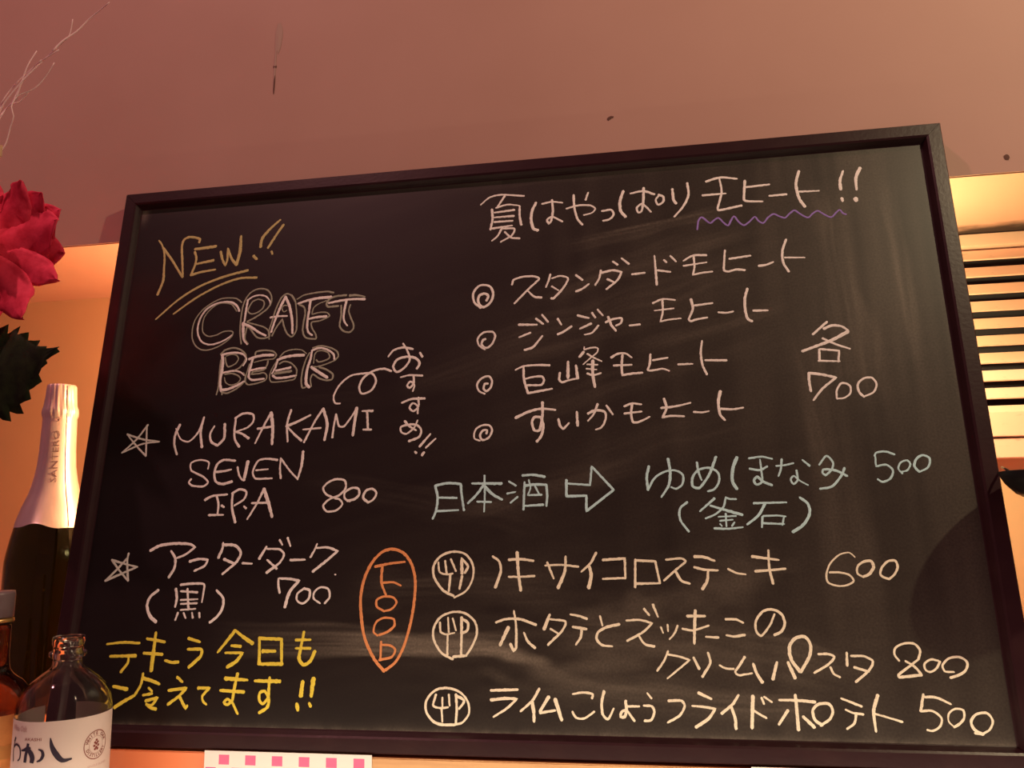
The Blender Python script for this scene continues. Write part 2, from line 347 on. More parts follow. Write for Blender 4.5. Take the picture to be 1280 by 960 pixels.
# chalk strokes: each line: colour + width (tenths of mm), then x,y in tenths of mm on the board
STROKES = """
@chalk_heading|yellow chalk word NEW with double underline
G31 -4042,5399 -3999,5344 -3961,5260 -3938,5147 -3930,5036 -3918,4915 -3925,4856 -3965,4715
G36 -3977,5302 -3845,5140 -3685,4913
G36 -3681,4918 -3710,5100 -3742,5304 -3727,5384 -3671,5415 -3590,5404 -3527,5378 -3530,5338
G41 -3571,5255 -3453,5261 -3316,5271
G30 -3572,5220 -3543,5147 -3546,5058 -3584,4931
G35 -3547,5063 -3440,5080 -3325,5096
G35 -3584,4931 -3474,4958 -3291,4979
G30 -3249,5200 -3218,5103 -3174,5020 -3157,5079 -3164,5229
G40 -3164,5229 -3100,5094 -3038,5020
G45 -3038,5020 -3012,5177 -3019,5373
G30 -2890,4941 -3173,4882 -3453,4784 -3689,4643 -3942,4417
G29 -2775,4844 -2976,4849 -3200,4786 -3475,4649 -3733,4468
G35 -2560,5543 -2670,5441 -2756,5327 -2768,5218
G35 -2515,5478 -2586,5364 -2676,5201
G39 -2841,5114 -2798,5072
G30 -2629,5154 -2616,5121
@chalk_heading|outlined bubble letters reading CRAFT BEER
W24 -2942,4451 -2967,4505 -3030,4557 -3108,4572 -3231,4556 -3339,4495 -3403,4384 -3416,4262 -3391,4175 -3339,4107 -3250,4075 -3157,4087 -3067,4124 -2997,4172
D19 -2925,4555 -2988,4603 -3066,4617 -3171,4615 -3281,4569 -3387,4489 -3460,4378 -3479,4265 -3464,4151 -3410,4064 -3328,4017 -3234,4017 -3125,4057 -3046,4109 -2996,4162 -2986,4199 -3011,4219 -3097,4220 -3187,4182 -3281,4174 -3344,4220 -3361,4277 -3356,4391 -3300,4483 -3202,4554 -3107,4557 -3037,4534 -2971,4453
D19 -2877,4062 -2905,4194 -2912,4345 -2902,4516 -2865,4619 -2805,4682 -2722,4705 -2635,4685 -2582,4619 -2573,4533 -2613,4459 -2691,4398 -2762,4355 -2834,4322
W29 -2852,4579 -2860,4475 -2867,4324
W24 -2852,4579 -2798,4614 -2715,4628 -2637,4604 -2588,4543 -2580,4505
W38 -2879,4306 -2867,4192 -2850,4117 -2806,4059
W33 -2869,4296 -2780,4253 -2689,4191 -2601,4144
D19 -2729,4581 -2792,4556 -2828,4492 -2838,4445 -2796,4409 -2731,4419 -2670,4463 -2652,4519 -2670,4558 -2729,4581
D19 -2833,4312 -2726,4278 -2629,4244 -2579,4204 -2554,4137 -2616,4113 -2692,4126 -2744,4176 -2798,4244 -2827,4255 -2839,4191 -2840,4116 -2797,4058
W33 -2410,4589 -2456,4478 -2506,4321 -2540,4183
W38 -2410,4589 -2353,4471 -2310,4309 -2292,4155
W24 -2565,4352 -2492,4362 -2371,4359
D19 -2555,4100 -2568,4184 -2542,4304 -2509,4453 -2456,4582 -2403,4622 -2346,4603 -2292,4524
D19 -2526,4136 -2488,4226 -2423,4325 -2397,4240 -2352,4153 -2298,4113 -2253,4175 -2253,4287 -2269,4419 -2293,4533 -2336,4603
D17 -2382,4482 -2419,4485 -2439,4448 -2412,4409 -2381,4426
W38 -2253,4498 -2144,4529 -2007,4548 -1879,4549
D24 -2271,4551 -2196,4593 -2059,4613 -1921,4618 -1855,4599
W33 -2116,4522 -2121,4409 -2130,4298 -2127,4205 -2104,4148 -2065,4119
W33 -2126,4307 -2027,4324 -1917,4327
D20 -2242,4483 -2184,4451 -2164,4375 -2174,4273 -2175,4171 -2136,4095 -2016,4075 -2025,4126 -2072,4202 -2082,4267 -1987,4280 -1881,4329 -1911,4368 -1994,4378 -2085,4360 -2072,4435 -2020,4478 -1931,4510
W32 -1901,4480 -1775,4500 -1621,4509 -1494,4500
D26 -1495,4528 -1587,4553 -1669,4554
D26 -1706,4561 -1824,4555 -1896,4527 -1928,4472 -1907,4438 -1789,4440
W29 -1702,4495 -1717,4384 -1720,4292 -1703,4245 -1673,4206
D23 -1757,4443 -1750,4331 -1759,4211 -1724,4154 -1650,4127 -1607,4156 -1602,4211 -1644,4306 -1667,4381 -1653,4445
W37 -3084,3949 -3069,3860 -3068,3769 -3078,3651 -3050,3533
W26 -3079,3948 -3011,3963 -2917,3963 -2850,3946 -2809,3911 -2796,3874 -2826,3812
D21 -3104,3954 -3062,3998 -2961,4021 -2864,3988 -2805,3920 -2821,3848 -2870,3787 -2923,3762
D20 -2817,3729 -2790,3692 -2797,3629 -2864,3560 -2978,3507 -3043,3515
W26 -3074,3737 -3005,3748 -2922,3757 -2856,3740 -2805,3702
W32 -3051,3542 -2973,3552 -2876,3588 -2797,3629
D19 -3035,3932 -2972,3947 -2914,3931 -2890,3888 -2922,3835 -3002,3807 -3032,3859 -3047,3915
D18 -3030,3722 -2947,3727 -2869,3696 -2842,3658 -2870,3615 -2951,3596 -3010,3630 -3030,3685
D23 -3091,3889 -3093,3779 -3088,3579 -3101,3495
D18 -3041,3532 -3036,3492
W37 -2764,3882 -2688,3905 -2578,3918 -2486,3913
W26 -2723,3889 -2734,3816 -2746,3753 -2747,3672 -2707,3643 -2570,3650
W26 -2732,3753 -2628,3770 -2564,3771
D19 -2699,3924 -2694,3960 -2602,3974 -2490,3954 -2454,3911 -2482,3872 -2592,3864 -2700,3842
D18 -2544,3852 -2549,3807 -2581,3754 -2707,3733 -2723,3707 -2631,3711 -2577,3718 -2541,3680 -2551,3636 -2639,3604 -2747,3591 -2778,3619 -2781,3692 -2754,3826
W37 -2435,3856 -2355,3883 -2247,3896 -2138,3895
W23 -2434,3846 -2454,3766 -2484,3704
W27 -2442,3734 -2361,3748 -2276,3762
W32 -2473,3681 -2434,3653 -2334,3652 -2209,3669
D18 -2411,3891 -2360,3943 -2271,3965 -2170,3955 -2112,3911
D18 -2412,3809 -2360,3834 -2285,3816 -2226,3764 -2205,3727 -2209,3664 -2224,3629 -2330,3612 -2484,3610 -2508,3661 -2497,3741 -2443,3847
D32 -2457,3703 -2358,3712 -2268,3721
W36 -2051,3935 -2061,3845 -2088,3730 -2093,3623 -2084,3569 -2049,3532
W27 -2051,3944 -1963,3967 -1871,3939 -1804,3886 -1791,3831
D20 -2044,3971 -1964,3990 -1854,3966 -1771,3920 -1749,3865 -1781,3822 -1877,3782 -1982,3756 -2027,3758
W40 -2041,3754 -1960,3697 -1857,3630
D18 -1993,3833 -1968,3809 -1906,3819 -1846,3852 -1868,3908 -1924,3933 -1987,3932 -2016,3897 -2022,3798
D20 -1955,3750 -1872,3719 -1797,3662 -1802,3609 -1863,3599 -1945,3625 -2021,3673 -2043,3621 -2028,3540
D20 -2090,3534 -2125,3527 -2145,3608 -2138,3732 -2107,3857 -2076,3919
@chalk_note|small vertical Japanese note with looping pointer line
W26 -1156,3667 -1236,3697 -1357,3676 -1458,3602 -1495,3507 -1465,3436 -1362,3467 -1316,3569 -1364,3650 -1461,3655 -1600,3635 -1717,3535 -1770,3415 -1747,3344 -1694,3339
W27 -1194,3831 -1141,3896 -1038,3922 -932,3899
W26 -1040,3965 -993,3888 -962,3780 -1027,3687 -1095,3655 -1136,3710 -1101,3787 -998,3817 -893,3794 -853,3739 -880,3679
W26 -853,3854 -825,3808
W26 -1049,3595 -955,3613 -817,3601
W24 -912,3611 -908,3524 -949,3474 -976,3501 -943,3543 -899,3506 -913,3438
W26 -1024,3318 -927,3353 -782,3355
W24 -851,3367 -847,3273 -896,3224 -940,3259 -908,3309 -855,3273 -852,3197
W25 -985,3122 -931,3065 -862,3021
W25 -850,3124 -880,3055 -962,2987 -1017,3009 -1024,3060 -949,3082 -865,3079 -809,3027 -826,2953 -933,2910
W25 -710,2978 -819,2850
W25 -655,2927 -752,2838
W29 -862,2797 -849,2785
W33 -770,2789 -789,2762
@chalk_line|first starred line of pink-white capitals with the price 800
W23 -4122,2890 -3977,3026 -3860,3190
W23 -3872,3182 -3834,2846
W23 -3834,2846 -3957,2955 -4091,3092
W23 -4091,3092 -3903,3032 -3701,2999
W23 -3701,2999 -3895,2979 -4122,2890
W32 -3483,3176 -3524,3063 -3519,2958 -3477,2853
W23 -3524,3134 -3453,3017 -3357,2988 -3259,3089 -3214,3246
W36 -3214,3246 -3232,3088 -3198,2922
W31 -3082,3144 -3119,3067 -3099,2979 -3021,2933 -2957,3009 -2966,3166
W31 -2845,3223 -2847,3074 -2828,2987 -2775,2913
W27 -2854,3223 -2768,3272 -2658,3259 -2642,3189 -2698,3121 -2837,3074
W27 -2837,3074 -2763,3054 -2676,2999
W26 -3100,2687 -3099,2756 -3203,2784 -3299,2753 -3289,2676 -3144,2604 -3083,2543 -3132,2502 -3259,2514 -3300,2549 -3277,2582
W31 -2803,2764 -2930,2776 -2998,2736 -3022,2634 -2994,2549 -2919,2522 -2815,2545
W26 -3006,2651 -2917,2657 -2838,2672
W26 -2769,2695 -2742,2610 -2701,2559 -2674,2558
W43 -2659,2751 -2683,2558
W26 -2332,2758 -2448,2774 -2544,2756 -2594,2640 -2560,2572 -2375,2567
W24 -2560,2656 -2429,2665
W26 -2279,2565 -2297,2665 -2298,2774
W26 -2298,2774 -2190,2645 -2095,2552
W34 -2095,2552 -2064,2692 -2059,2839
W26 -3096,2360 -3012,2399 -2853,2412
W26 -2967,2398 -2939,2315 -2936,2208
W27 -3032,2202 -2873,2202
W26 -2902,2298 -2873,2281
W30 -2793,2428 -2785,2279 -2732,2123
W26 -2800,2420 -2717,2462 -2643,2433 -2661,2359 -2760,2295
W26 -2653,2284 -2628,2263
W26 -2453,2461 -2509,2323 -2604,2153
W38 -2453,2461 -2385,2304 -2337,2173
W27 -2569,2316 -2403,2317
W27 -2452,3269 -2519,3132 -2599,2945
W40 -2452,3269 -2419,3111 -2410,2930
W27 -2588,3100 -2410,3119
W26 -2230,3291 -2261,3140 -2239,2950
W31 -2011,3225 -2147,3161 -2267,3114
W26 -2268,3119 -2171,3025 -2086,2954
W26 -1875,3289 -1953,3163 -2058,2936
W35 -1875,3289 -1819,3123 -1836,2954
W26 -2078,3073 -1886,3083
W26 -1730,3223 -1746,3086 -1752,2976
W24 -1730,3223 -1686,3093 -1634,3091 -1554,3199 -1508,3283
W39 -1508,3283 -1520,3146 -1532,2994
W26 -1445,3246 -1332,3245
W30 -1393,3244 -1373,3047
W24 -1424,3049 -1338,3046
W25 -1668,2345 -1773,2388 -1812,2454 -1748,2518 -1665,2541 -1587,2522 -1573,2448 -1636,2377 -1735,2339 -1798,2275 -1760,2218 -1659,2224 -1596,2287 -1633,2336 -1676,2345
W25 -1522,2310 -1575,2343 -1579,2400 -1506,2447 -1438,2437 -1426,2380 -1473,2333 -1548,2318
W26 -1329,2298 -1382,2347 -1360,2411 -1295,2434 -1247,2392 -1272,2329 -1328,2295
@chalk_line|second starred line of pink-white Japanese writing with the price 700
W26 -3877,1825 -3884,1757 -3843,1548
W26 -3843,1548 -3948,1645 -4057,1759
W26 -4057,1759 -3868,1709 -3760,1687
W26 -3760,1687 -3943,1613 -4099,1550
W26 -4099,1550 -4002,1645 -3887,1773
W30 -3637,1849 -3536,1899 -3360,1918 -3199,1908 -3143,1878 -3239,1807 -3340,1768
W34 -3403,1841 -3349,1768 -3345,1672 -3394,1581
W29 -3186,1735 -3092,1758 -2986,1752 -3014,1693 -3121,1642
W34 -2840,1915 -2842,1859 -2875,1771
W29 -2838,1899 -2706,1889 -2638,1817 -2672,1730 -2813,1608
W29 -2813,1755 -2686,1706
W25 -2609,1714 -2506,1708
W33 -2368,1872 -2434,1756
W29 -2358,1853 -2221,1844 -2174,1796 -2209,1718 -2343,1618
W25 -2347,1743 -2237,1656
W25 -2233,1939 -2200,1891
W29 -2149,1958 -2114,1878
W33 -3491,1455 -3570,1389 -3594,1311 -3553,1210 -3473,1144
W29 -3300,1467 -3278,1373 -3285,1292
W29 -3252,1506 -3131,1516 -3000,1509 -2996,1434 -3001,1338
W23 -3244,1443 -3060,1431
W23 -3233,1357 -3051,1365
W23 -3227,1319 -3052,1326
W23 -3220,1261 -3062,1272
W26 -3174,1466 -3137,1264
W25 -3247,1234 -3267,1164
W25 -3185,1231 -3158,1184
W24 -3095,1234 -3080,1185
W24 -3018,1234 -3007,1188
W33 -2855,1449 -2777,1372 -2775,1280 -2817,1203 -2892,1142
W26 -2101,1740 -1950,1742
W26 -1833,1894 -1857,1831 -1893,1766
W32 -1833,1855 -1717,1858 -1614,1821 -1724,1729 -1857,1626
W16 -1626,1597 -1616,1594
W28 -2211,1558 -2205,1493 -2185,1424
W32 -2203,1562 -2093,1557 -1991,1538 -2082,1431 -2119,1287
W25 -1935,1464 -1998,1416 -2001,1355 -1940,1322 -1878,1370 -1876,1446 -1935,1464
W25 -1710,1324 -1665,1384 -1687,1460 -1770,1473 -1825,1430 -1828,1370 -1759,1324
@chalk_line|two lines of bold yellow Japanese writing in the lower left corner
Y29 -3976,930 -3803,948 -3623,942
Y33 -3922,815 -3644,823
Y33 -3723,827 -3721,759 -3785,669
Y33 -3546,985 -3351,955
Y36 -3561,848 -3361,838
Y41 -3459,1041 -3459,867 -3459,684
Y32 -3323,781 -3247,764 -3180,768
Y40 -3098,990 -2978,958
Y36 -3093,888 -2949,886 -2950,826 -3063,721
Y36 -2615,1068 -2689,970 -2774,865
Y36 -2615,1068 -2525,1008 -2418,946
Y32 -2637,925 -2540,919
Y35 -2693,858 -2517,859 -2568,785 -2661,726
Y35 -2354,1001 -2333,758
Y39 -2349,994 -2125,988
Y39 -2125,988 -2104,761
Y35 -2341,758 -2096,761
Y35 -2312,876 -2180,877
Y40 -3842,534 -3691,510
Y36 -3802,341 -3700,404 -3613,449
Y32 -3605,452 -3551,553 -3541,657
Y40 -3526,612 -3437,591 -3356,563
Y28 -3461,525 -3423,496
Y32 -3511,458 -3420,474
Y32 -3478,407 -3355,438 -3405,372 -3464,371
Y32 -3465,378 -3409,343 -3357,334
Y32 -3173,629 -3113,585
Y35 -3246,506 -3064,530 -3130,457 -3237,379
Y31 -3130,457 -3078,385 -3048,342 -3035,371
Y31 -2942,532 -2822,534 -2887,460 -2873,410 -2837,386
Y39 -2669,623 -2441,611
Y35 -2706,514 -2463,503
Y35 -2546,668 -2565,537 -2577,422 -2630,386 -2657,407 -2628,436 -2575,408 -2507,309
Y38 -2359,605 -2106,604
Y34 -2214,636 -2212,528 -2213,457 -2264,399 -2301,441 -2299,498 -2251,513 -2204,443 -2213,371 -2289,321
Y35 -1901,1055 -1921,908 -1929,806 -1876,756 -1815,792 -1776,880
Y31 -1977,981 -1830,985
Y31 -1970,905 -1824,906
Y45 -1876,604 -1885,476
Y45 -1770,634 -1781,478
Y38 -1919,405 -1903,352
Y30 -1797,414 -1779,386
@chalk_heading|white Japanese summer heading across the top right
W26 -232,5531 -135,5611 -11,5633 245,5596
W23 33,5615 -54,5477
W32 -107,5462 -100,5345 -121,5222
W23 -63,5477 61,5506 193,5484
W32 198,5474 198,5358 216,5251
W26 -80,5421 140,5436
W26 -79,5363 135,5364
W26 -78,5308 123,5307
W28 -113,5231 115,5250
W27 10,5240 -41,5139 -102,5087
W27 10,5221 141,5210 116,5136 -6,5066
W27 37,5180 107,5108 199,5091
W35 376,5501 333,5404 324,5290 349,5193 396,5170
W26 442,5482 550,5497 662,5476
W27 550,5520 558,5385 539,5272 513,5236 496,5285 548,5319 659,5252
W27 704,5401 825,5429 961,5417 1011,5374 976,5330 890,5309
W29 784,5557 790,5403 822,5267 871,5197
W27 939,5572 911,5488
W27 1081,5340 1179,5346 1203,5291 1159,5238 1091,5225
W36 1312,5557 1274,5436 1279,5322 1327,5252
W27 1387,5522 1522,5538 1636,5489
W27 1527,5576 1517,5415 1495,5304 1462,5288 1447,5345 1499,5388 1547,5346 1591,5286
W27 1686,5475 1647,5422 1672,5363 1723,5396 1726,5453 1678,5480
W31 1824,5535 1831,5406 1854,5362
W28 1981,5591 1985,5448 1925,5322 1829,5210
W28 2173,5591 2319,5625 2488,5594
W26 2311,5616 2324,5455 2272,5273 2278,5245 2513,5280
W26 2128,5432 2363,5433
W30 2566,5564 2542,5342 2572,5325 2722,5308
W26 2577,5488 2806,5498
W26 2795,5366 2965,5369
W34 3110,5625 3069,5479 3085,5312 3131,5213
W25 3093,5388 3284,5380
W32 3539,5583 3499,5476 3496,5375
W35 3707,5604 3656,5498 3646,5361
W38 3496,5275 3499,5246
W46 3627,5263 3627,5236
@chalk_underline|wavy purple chalk underline
P21 2052,5044 2070,5143 2104,5181 2150,5136 2188,5106 2231,5139 2272,5159 2317,5104 2362,5064 2398,5125 2429,5164 2468,5100 2520,5054 2587,5100 2633,5141 2665,5093 2710,5062 2762,5121 2820,5156 2873,5126 2926,5104 2977,5148 3026,5180 3084,5130 3150,5088 3200,5129 3249,5155 3307,5111 3372,5073 3423,5119 3461,5148 3490,5104 3517,5093
@chalk_line|first spiral-marked mojito line
W27 -212,4317 -282,4385 -293,4495 -225,4573 -121,4557 -82,4472 -110,4374 -187,4324 -239,4382 -232,4454 -172,4478 -134,4448 -153,4395
W26 118,4559 135,4612 237,4642 356,4637 407,4608 288,4492 145,4345
W24 288,4474 356,4407 431,4393
W25 525,4649 508,4586 477,4507
W26 542,4602 626,4623 709,4590 658,4486 556,4376 531,4377
W24 538,4512 607,4462
W30 793,4621 859,4562
W26 790,4437 857,4463 924,4512
W24 1051,4657 1032,4568 989,4495
W26 1059,4629 1175,4648 1264,4623 1220,4537 1103,4441
W24 1114,4553 1187,4512
W26 1178,4747 1226,4707
W26 1269,4777 1341,4708
W24 1369,4589 1499,4597
W30 1605,4779 1610,4616 1614,4456
W25 1630,4615 1757,4588
W26 1699,4726 1722,4698
W26 1766,4766 1819,4700
W25 1895,4703 1990,4753 2126,4748
W25 1998,4749 1999,4624 1978,4540 2074,4556 2173,4562
W24 1892,4646 2121,4668
W25 2311,4788 2288,4568 2326,4551 2406,4568 2491,4556
W25 2348,4690 2557,4710
W25 2629,4592 2704,4599 2771,4624
W29 2915,4860 2870,4736 2867,4613 2912,4509
W23 2887,4664 3075,4650
@chalk_line|second spiral-marked mojito line
W24 -162,3852 -222,3899 -240,3971 -182,4038 -81,4041 -55,3995 -87,3909 -146,3869 -197,3907 -181,3959 -156,3966
W27 191,4105 380,4094
W26 197,3967 313,4010
W25 252,3825 338,3851 437,3968
W26 372,4161 446,4098
W26 435,4200 496,4118
W26 596,4148 633,4079
W27 594,3976 651,3999 737,4055
W27 802,4170 915,4135
W25 823,4024 939,4074
W25 871,3957 944,3973 1011,4048
W24 949,4191 981,4136
W24 1007,4222 1059,4154
W25 1085,4078 1158,4108 1247,4112 1237,4060 1188,4037
W27 1111,4137 1140,4049 1186,3980
W25 1324,4029 1428,4035
W25 1565,4257 1663,4294 1786,4278
W25 1662,4286 1659,4156 1632,4054 1715,4069 1834,4076
W21 1578,4175 1769,4187
W26 1944,4276 1957,4171 1911,4063 1926,4040 1997,4057 2091,4069
W25 1974,4205 2151,4220
W23 2203,4118 2280,4108 2345,4118
W31 2499,4352 2467,4242 2464,4105 2482,4028 2518,4004
W26 2539,4114 2676,4109
@chalk_line|third spiral-marked mojito line
W24 -155,3376 -214,3407 -237,3476 -191,3542 -116,3561 -83,3512 -98,3436 -139,3404 -169,3430 -157,3481 -124,3483
W25 160,3616 239,3650 370,3657 509,3648
W32 242,3641 247,3513 288,3363
W25 247,3513 353,3534 435,3530 451,3495 426,3446 280,3447
W25 288,3363 401,3380 531,3399
W26 613,3563 604,3496 628,3462 709,3483 797,3496
W33 696,3675 693,3506
W33 776,3632 789,3501
W17 863,3826 860,3797
W18 860,3797 924,3811 973,3814 1001,3798 987,3756 938,3717 848,3640
W33 856,3772 813,3723
W21 891,3750 954,3707 1033,3664
W21 888,3638 992,3629
W21 879,3593 980,3579
W23 886,3542 947,3522 1022,3540
W37 945,3674 942,3531 960,3400
W25 1130,3698 1195,3734 1274,3733 1332,3688
W28 1242,3718 1230,3600 1235,3508 1329,3520 1431,3524
W23 1151,3613 1330,3612
W26 1518,3712 1505,3603 1487,3546 1565,3547 1628,3556 1692,3531
W24 1538,3649 1683,3668
W24 1781,3593 1920,3592
W28 2026,3824 2007,3711 2015,3578 2051,3477
W28 2045,3623 2246,3612
@chalk_line|fourth spiral-marked mojito line
W25 -197,2890 -254,2916 -248,2998 -183,3046 -101,3043 -76,2992 -108,2920 -172,2897 -198,2947 -166,2996 -125,2994 -133,2961
W29 162,3112 288,3168 417,3196 561,3179
W32 433,3262 432,3121 400,2975 352,2977 328,3060 352,3111 416,3105 440,3006 415,2910 375,2863
W26 592,3082 607,3017 638,2983 694,3038
W30 775,3149 781,3010
W28 885,3128 957,3158 1050,3138 1056,3065 1015,2985 960,2963
W24 982,3222 940,3118 884,3055
W24 1068,3202 1128,3110
W24 1242,3187 1318,3213 1407,3200
W25 1318,3208 1306,3103 1326,3022 1404,3035 1482,3072
W22 1240,3114 1408,3128
W27 1628,3249 1647,3154 1604,3060 1681,3073 1810,3064
W23 1596,3156 1732,3167 1878,3196
W23 1903,3104 1985,3097 2046,3106
W31 2167,3301 2142,3198 2149,3070 2189,3013
W23 2160,3125 2271,3116 2369,3128
@chalk_price|white price 700 under a single character
W27 3217,3955 3075,3835
W27 3180,3886 3260,3915 3347,3901 3401,3857
W35 3400,3846 3245,3767 2963,3668
W23 3159,3789 3270,3725 3398,3669
W27 3118,3676 3110,3563
W25 3126,3681 3299,3655 3280,3546
W23 3100,3564 3292,3549
W30 3000,3445 2996,3352 3002,3264
W30 3000,3445 3108,3427 3242,3388 3108,3283 3018,3177
W23 3228,3184 3236,3262 3287,3331 3356,3304 3355,3233 3300,3188 3230,3180
W26 3471,3189 3434,3237 3431,3316 3492,3369 3563,3370 3596,3309 3562,3232 3469,3189
@chalk_line|light blue chalk line with a hollow arrow and price 500
B28 -642,2450 -614,2330 -626,2204 -656,2123
B28 -642,2450 -513,2471 -383,2460 -372,2356 -345,2199
B24 -606,2330 -420,2323
B24 -618,2196 -401,2203
B32 -267,2462 26,2454
B24 -146,2538 -140,2336 -145,2183
B30 -157,2438 -220,2353 -306,2269
B30 -141,2430 -60,2349 32,2297
B24 -215,2282 -75,2275
B24 98,2472 169,2430
B25 82,2354 161,2368
B25 115,2264 185,2320
B28 232,2528 335,2532 452,2510
B27 253,2460 248,2327 243,2195
B27 256,2428 366,2437 467,2431 474,2322 466,2226
B20 295,2482 311,2403 287,2342
B20 350,2434 373,2386 397,2339
B25 287,2334 420,2335
B27 256,2231 435,2238
B27 662,2473 660,2315 852,2317 849,2168 1113,2366 909,2599 890,2418 670,2438
B29 1454,2584 1430,2484 1436,2358
B23 1436,2358 1501,2467 1594,2526 1699,2538 1768,2491 1754,2399 1697,2363 1654,2379
B30 1637,2652 1651,2524 1633,2402 1560,2290
B26 1904,2610 1913,2517 1938,2440
B26 2084,2658 2007,2484 1911,2365 1853,2382 1859,2473 1922,2540 2026,2552 2096,2497 2090,2406 2042,2347 1990,2333
B37 2274,2645 2230,2539 2219,2418 2253,2350
B24 2383,2634 2500,2646 2592,2623
B22 2382,2535 2475,2520 2543,2553
B26 2483,2616 2487,2517 2484,2411 2436,2383 2413,2421 2442,2458 2495,2411 2571,2376
B26 2678,2617 2663,2527 2636,2460
B21 2622,2555 2694,2559 2779,2577
B22 2863,2604 2921,2547
B23 2801,2508 2803,2418 2764,2382 2742,2420 2771,2457 2823,2410 2890,2369
B24 1794,2235 1724,2174 1722,2070 1793,1962
B26 2044,2264 1906,2148
B22 2146,2270 2181,2257 2239,2253
B22 2145,2262 2118,2181 2041,2116 1952,2080
B26 2003,2198 2145,2151 2285,2107
B18 2069,2093 2227,2098
B18 2081,2056 2196,2064
B22 2136,2121 2135,2004
B18 2079,2027 2095,2007
B22 2209,2039 2185,2006
B22 2026,1988 2148,1982 2280,1994
B23 2394,2212 2685,2214
B25 2493,2203 2428,2101 2322,2018
B22 2462,2086 2450,1991
B20 2470,2093 2597,2095 2667,2085
B21 2652,2082 2632,2010
B21 2464,2027 2647,2017
B29 2809,2255 2873,2195 2879,2107 2814,2007 2717,1944
B22 3007,2555 3079,2636 3129,2574 3116,2514 3053,2457 3028,2480 3038,2509 3142,2499 3241,2444
B25 3225,2519 3193,2453 3099,2352 2992,2332
B20 3498,2623 3515,2652 3592,2662 3672,2632
B20 3504,2623 3500,2526 3591,2538 3640,2485 3610,2412 3538,2382 3500,2408
B20 3718,2454 3689,2498 3717,2557 3774,2573 3797,2540 3763,2482 3720,2471
B25 3863,2467 3828,2517 3858,2590 3917,2617 3967,2586 3943,2506 3862,2464
@chalk_emblem|orange chalk oval around the upright word FOOD
O35 -1079,707 -1179,813 -1284,1000 -1332,1205 -1348,1384 -1318,1565 -1246,1717 -1153,1808 -1057,1835 -942,1798 -857,1698 -811,1547 -811,1353 -841,1132 -902,915 -974,786 -1064,717
O28 -1219,1668 -1066,1697 -922,1711
O27 -1146,1685 -1146,1518 -1096,1398
O27 -1137,1515 -1025,1518 -952,1487
O25 -1107,1249 -1182,1294 -1185,1353 -1115,1386 -1018,1375 -987,1331 -1029,1272 -1107,1249
O24 -1159,1026 -1200,1058 -1181,1146 -1104,1188 -1008,1176 -998,1117 -1066,1059 -1143,1032
O24 -1121,971 -1119,806
O24 -1115,943 -1028,936 -979,900 -1007,836 -1131,806
@chalk_line|first food line after a circled fork and knife, price 600
C27 -427,1389 -530,1441 -621,1560 -632,1666 -572,1756 -446,1803 -319,1776 -247,1677 -244,1558 -304,1440 -419,1374
C23 -586,1703 -570,1613 -503,1590 -441,1597
C23 -520,1718 -499,1590
C23 -463,1732 -410,1619
C27 -464,1589 -475,1433
C31 -357,1724 -350,1596
C27 -358,1739 -293,1663 -323,1603
C27 -349,1574 -371,1455
C27 -53,1754 10,1705 26,1616 -26,1465
C26 102,1722 225,1725 340,1709
C26 103,1563 226,1563 348,1569
C34 182,1790 195,1600 218,1438
C24 451,1664 591,1670 763,1651
C26 470,1693 529,1546
C33 644,1744 635,1611 570,1458
C30 931,1777 876,1682 792,1607
C37 861,1661 881,1580 856,1457
C26 993,1711 1196,1723 1195,1542
C23 988,1539 1198,1546
C29 1292,1711 1282,1463
C25 1291,1705 1474,1694 1508,1497
C25 1283,1494 1508,1497
C23 1572,1708 1714,1718 1749,1692 1651,1611 1546,1521
C25 1657,1596 1703,1518 1774,1492
C29 1830,1734 1916,1728 2007,1694
C29 1825,1638 1909,1616 2030,1608
C28 1944,1601 1931,1516 1884,1443
C21 2122,1621 2190,1585 2274,1571
C28 2342,1729 2467,1711 2570,1696
C27 2360,1598 2472,1605 2623,1618
C28 2489,1782 2485,1626 2506,1488
C21 3226,1715 3187,1753 3104,1740 3014,1663 2970,1566 2977,1497 3061,1466 3143,1475 3194,1509 3165,1558 3087,1582 2999,1583
C27 3278,1543 3234,1571 3241,1633 3300,1675 3360,1677 3374,1625 3327,1564 3278,1543
C24 3482,1524 3426,1556 3440,1618 3501,1676 3561,1679 3574,1624 3540,1562 3489,1521
@chalk_line|second food line after a circled fork and knife, two rows, price 800
C26 -420,819 -529,875 -606,989 -613,1090 -554,1191 -431,1242 -307,1228 -213,1148 -196,1048 -240,934 -291,856
C26 -417,841 -291,852
C22 -553,1148 -542,1061 -487,1040 -411,1054
C24 -476,1191 -465,1061
C22 -430,1184 -396,1076
C26 -475,1040 -474,854
C33 -345,1192 -342,1062 -342,855
C30 -345,1184 -282,1141 -289,1076 -342,1050
C26 -15,1149 75,1178 211,1178 361,1128
C29 154,1250 174,1121 175,923 152,897 122,958
C33 103,1106 25,947
C25 249,1057 286,980 353,924
C33 489,1218 436,1090
C27 496,1178 636,1157 606,1080 472,953
C22 495,1093 569,1051
C25 682,1221 763,1207 833,1182
C27 702,1111 826,1092
C27 782,1080 774,1024 729,957
C21 953,1207 973,1123
C28 1126,1135 1009,1109 935,1067 916,1011 961,956 1055,943
C25 1192,1168 1314,1173 1421,1145 1339,1069 1193,992
C24 1295,1041 1349,965 1433,945
C23 1354,1271 1399,1215
C23 1435,1309 1476,1201
C21 1497,1111 1516,1062
C21 1558,1132 1560,1076
C21 1647,1125 1615,1056 1570,1008
C28 1736,1208 1891,1208
C22 1688,1098 1778,1084 1921,1126
C28 1810,1257 1792,1070 1786,972
C24 1890,1030 1998,1024
C24 2071,1181 2161,1179 2221,1151
